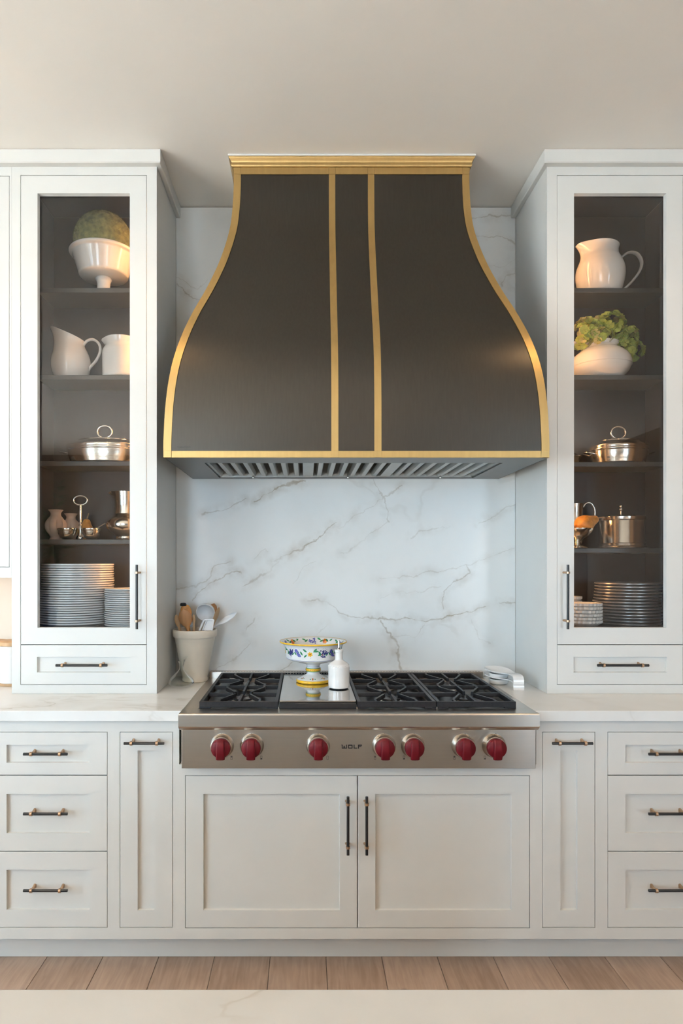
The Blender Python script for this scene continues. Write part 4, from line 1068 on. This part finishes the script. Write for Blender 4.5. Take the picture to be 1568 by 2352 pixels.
stack(plate_mesh(.146, .020, M['plate']), 26, X(174, 2.76), 2.763, ZDECK+.0005, .0096, 'dinner_plate', 'white dinner plate within the tall stack in the left cabinet', 'topmost white dinner plate of the tall stack in the left cabinet', 'white dinner plates', shift=lambda i: .0 if i < 15 else .009)
stack(plate_mesh(.098, .017, M['plate']), 18, -.7205, 2.682, ZDECK+.0005, .0084, 'side_plate', 'small white plate within the short stack in the left cabinet', 'topmost small white plate of the short stack in the left cabinet', 'small white plates', shift=lambda i: .0015*math.sin(i*1.1))
stack(plate_mesh(.130, .016, M['greyplate'], .66), 14, X(1441, 2.76), 2.765, ZDECK+.0005, .0127, 'grey_plate', 'grey pewter-rimmed plate within the stack in the right cabinet', 'topmost grey pewter-rimmed plate of the stack in the right cabinet', 'grey rimmed plates', shift=lambda i: .004*math.sin(i*.7))
bmsh = plate_mesh(.074, .030, M['white'], .5, .025, 'bowl')
stack(bmsh, 6, X(1336, 2.69), 2.685, ZDECK+.0005, .0140, 'fluted_bowl', 'small white fluted bowl within the nested stack in the right cabinet', 'topmost white fluted bowl of the nested stack in the right cabinet', 'white fluted bowls', 'bowl')
bm2 = plate_mesh(.05, .030, M['white'], .5, .02, 'bowl')
stack(bm2, 6, X(1312, 2.84), 2.86, ZDECK+.0005, .0175, 'ramekin', 'small white bowl within the stack behind the fluted bowls', 'topmost small white bowl behind the fluted bowls', 'small white bowls at the back', 'bowl')
# right, top shelf
z0 = sh['R', 0]
jug('pitcher', 'white pitcher with a big loop handle on the right cabinet top shelf', (X(1378, DI), DI, z0),
    [(.070, 0), (.080, .006), (.093, .040), (.100, .080), (.098, .115), (.085, .150), (.075, .172), (.073, .195), (.077, .212)], .030, .150,
    [(.078, 0, .150), (.098, 0, .172), (.125, 0, .188), (.158, 0, .182), (.178, 0, .150), (.172, 0, .110), (.140, 0, .065), (.105, 0, .030), (.088, 0, .012)], tilt=.012, sig=.5, hwid=(.0125, .0055))
# right, second shelf: round jug with hydrangea
z0 = sh['R', 1]; vx = X(1379, DI)
jug('round_jug', 'round-bellied white jug holding green hydrangeas in the right cabinet', (vx, DI, z0),
    [(.068, 0), (.086, .008), (.110, .030), (.1205, .052), (.1215, .056), (.1245, .059), (.123, .078), (.112, .102), (.090, .122), (.070, .136), (.064, .148), (.068, .160)], .012, .13,
    [(-.062, 0, .150), (-.090, 0, .165), (-.124, 0, .156), (-.135, 0, .124), (-.116, 0, .090)], tilt=.004, sig=.5, sgn=1, hwid=(.010, .008))
hb = thing('hydrangea_bunch', 'bunch of green and gold hydrangea blooms in the round white jug', 'flowers', (vx, DI, z0+.10))
def floret_mesh(m, seed):
    r = random.Random(seed); bm = bmesh.new()
    for k in range(4):
        a = k*PI/2+r.uniform(-.2, .2); ca, sa = math.cos(a), math.sin(a); l = r.uniform(.013, .016); w = r.uniform(.0085, .0105); up = r.uniform(.002, .006)
        def pt(u, v, z): return bm.verts.new((u*ca-v*sa, u*sa+v*ca, z))
        c = pt(0.001, 0, 0); p1 = pt(l*.4, w*.75, up*.5); p2 = pt(l*.8, w*.85, up+.0015); p3 = pt(l, 0, up-.001); p4 = pt(l*.8, -w*.85, up+.0015); p5 = pt(l*.4, -w*.75, up*.5); mm = pt(l*.55, 0, up*.2)
        for q in ((c, p1, mm), (p1, p2, mm), (p2, p3, mm), (p3, p4, mm), (p4, p5, mm), (p5, c, mm)): bm.faces.new(q)
    lathe([(0, .003), (.0018, .002), (0, 0)], 6, bm=bm)
    o = fin('floret', bm, m, None, True); me = o.data; bpy.data.objects.remove(o); return me
fm = [floret_mesh(M[k], i) for i, k in enumerate(('hyd1', 'hyd1', 'hyd2', 'hyd3', 'hyd2'))]
Rh = random.Random(21); cnt = 0
for (hx, hyy, hz_, hr, nf) in ((-.066, -.01, .096, .062, 66), (.034, .0, .118, .070, 80), (.108, -.005, .078, .048, 40), (.138, -.02, .018, .034, 26), (-.015, -.035, .075, .045, 26)):
    for k in range(nf):
        d = Vector((Rh.gauss(0, 1), Rh.gauss(0, 1)-.35, Rh.gauss(0, 1)+.25)).normalized()
        p = Vector((hx, hyy, hz_))+d*hr*Rh.uniform(.86, 1.05)
        if DI+p.y > YBK-.01 or p.x+vx > mir(xu(27))-.03: continue
        o = mk('floret', fm[Rh.choice((0, 0, 1, 1, 2, 3, 4)) if p.x > -.03 else Rh.choice((0, 3, 3, 1, 2))], hb, p)
        q = d.to_track_quat('Z', 'Y'); o.rotation_mode = 'QUATERNION'; q.rotate(Matrix.Rotation(Rh.uniform(-.5, .5), 3, 'X')); o.rotation_quaternion = q; s = Rh.uniform(1.0, 1.45); o.scale = (s, s, s)
for hx, hz_ in ((-.062, .06), (.038, .07), (.105, .045), (.122, .015)):
    fin('stem', sweep(smooth_path([(0, 0, -.06), (hx*.25, 0, .036), (hx*.6, 0, .055 if hx < .11 else .05), (hx, -.005, hz_)], 4), .0022, n=8), M['hyd2'], hb, True)
# right, fourth shelf
z0 = sh['R', 3]
t = thing('silver_canister', 'polished silver lidded canister on the right cabinet fourth shelf', 'canister', (X(1427, 2.82), 2.825, z0))
fin('body', lathe(crom([(0, 0), (.098, 0), (.101, .004), (.098, .010), (.094, .012), (.0955, .020), (.092, .022)], 2)+[(.091, .024), (.091, .118), (.09, .12)], 56), M['silver'], t, True)
fin('lid', lathe([(.0895, .1205), (.096, .1205), (.097, .124), (.097, .134), (.094, .137)]+crom([(.090, .138), (.060, .146), (.030, .150), (.012, .152)], 3)+[(0, .152)], 56), M['silver'], t, True)
fin('knob', lathe(crom([(.005, .152), (.0045, .160), (.008, .166), (.0085, .172), (.005, .177), (.008, .181), (.006, .187), (0, .188)], 3), 20), M['silver'], t, True)
jug('silver_jug', 'silver jug with a round handle behind the pears in the right cabinet', (X(1316, 2.865), 2.865, z0),
    [(.030, 0), (.034, .005), (.044, .04), (.046, .08), (.042, .12), (.040, .165), (.043, .196)], .010, .17,
    [(.041, 0, .180), (.058, 0, .200), (.080, 0, .196), (.094, 0, .168), (.091, 0, .132), (.074, 0, .095), (.045, 0, .07)], m=M['silver'], sig=.4, hwid=(.006, .005))
fb = thing('silver_footed_bowl', 'small silver footed bowl holding pears in the right cabinet', 'bowl', (X(1325, 2.78), 2.78, z0))
fin('bowl', lathe(crom([(0, 0), (.040, 0), (.042, .004), (.034, .010), (.014, .020), (.012, .030), (.022, .038), (.044, .052), (.060, .072), (.064, .082), (.061, .082), (.042, .056), (.015, .044), (0, .042)], 3), 48), M['silver'], fb, True)
pear('golden pear lying on its side in the silver footed bowl', (X(1334, 2.765)-.020, 2.762, z0+.086), (0, 1.15, .1), 1.08)
pear('golden pear tucked at the left of the silver footed bowl', (X(1312, 2.79)-.002, 2.80, z0+.064), (.3, -.5, 0), .8)

# ------------------------------------------------------------------ vase with branches on the island, seen mirrored in the left glass
VV = (-1.96, .22, ZT+.0006)
t = thing('blue_vase', 'cobalt blue vase on the island left of the photographer', 'vase', VV)
fin('body', lathe(crom([(0, 0), (.06, 0), (.085, .04), (.095, .10), (.08, .17), (.05, .22), (.045, .25), (.055, .27), (.05, .27), (.04, .25), (.045, .22), (.07, .15), (0, .02)], 3), 40), M['blue'], t, True)
t = thing('leafy_branches', 'green leafy branches standing in the cobalt blue vase', 'plant', (VV[0], VV[1], VV[2]+.24))
Rl = random.Random(9)
bm = bmesh.new()
l = [bm.verts.new(q) for q in ((0, 0, 0), (.02, .016, .004), (.05, .02, .006), (.085, 0, -.004), (.05, -.02, .006), (.02, -.016, .004))]; c = bm.verts.new((.04, 0, 0))
for k in range(6): bm.faces.new([l[k], l[(k+1) % 6], c])
lo_ = fin('leaf', bm, M['leaf'], None); lme = lo_.data; bpy.data.objects.remove(lo_)
for k in range(7):
    a = k*2*PI/7+Rl.uniform(-.3, .3); sp_ = Rl.uniform(.12, .34); h = Rl.uniform(.45, .95)
    pth = smooth_path([(0, 0, -.18), (.03*math.cos(a), .03*math.sin(a), .02), (sp_*.5*math.cos(a), sp_*.5*math.sin(a), h*.55), (sp_*math.cos(a), sp_*math.sin(a), h)], 6)
    fin('branch', sweep(pth, [(0, .004), (1, .0015)], n=6), M['stem'], t, True)
    for p in pth[7:]:
        for j in range(3):
            o = mk('leaf', lme, t, p); o.rotation_euler = (Rl.uniform(-.5, .5), Rl.uniform(-.9, .5), Rl.uniform(0, 6.3)); s = Rl.uniform(.7, 1.2); o.scale = (s, s, s)
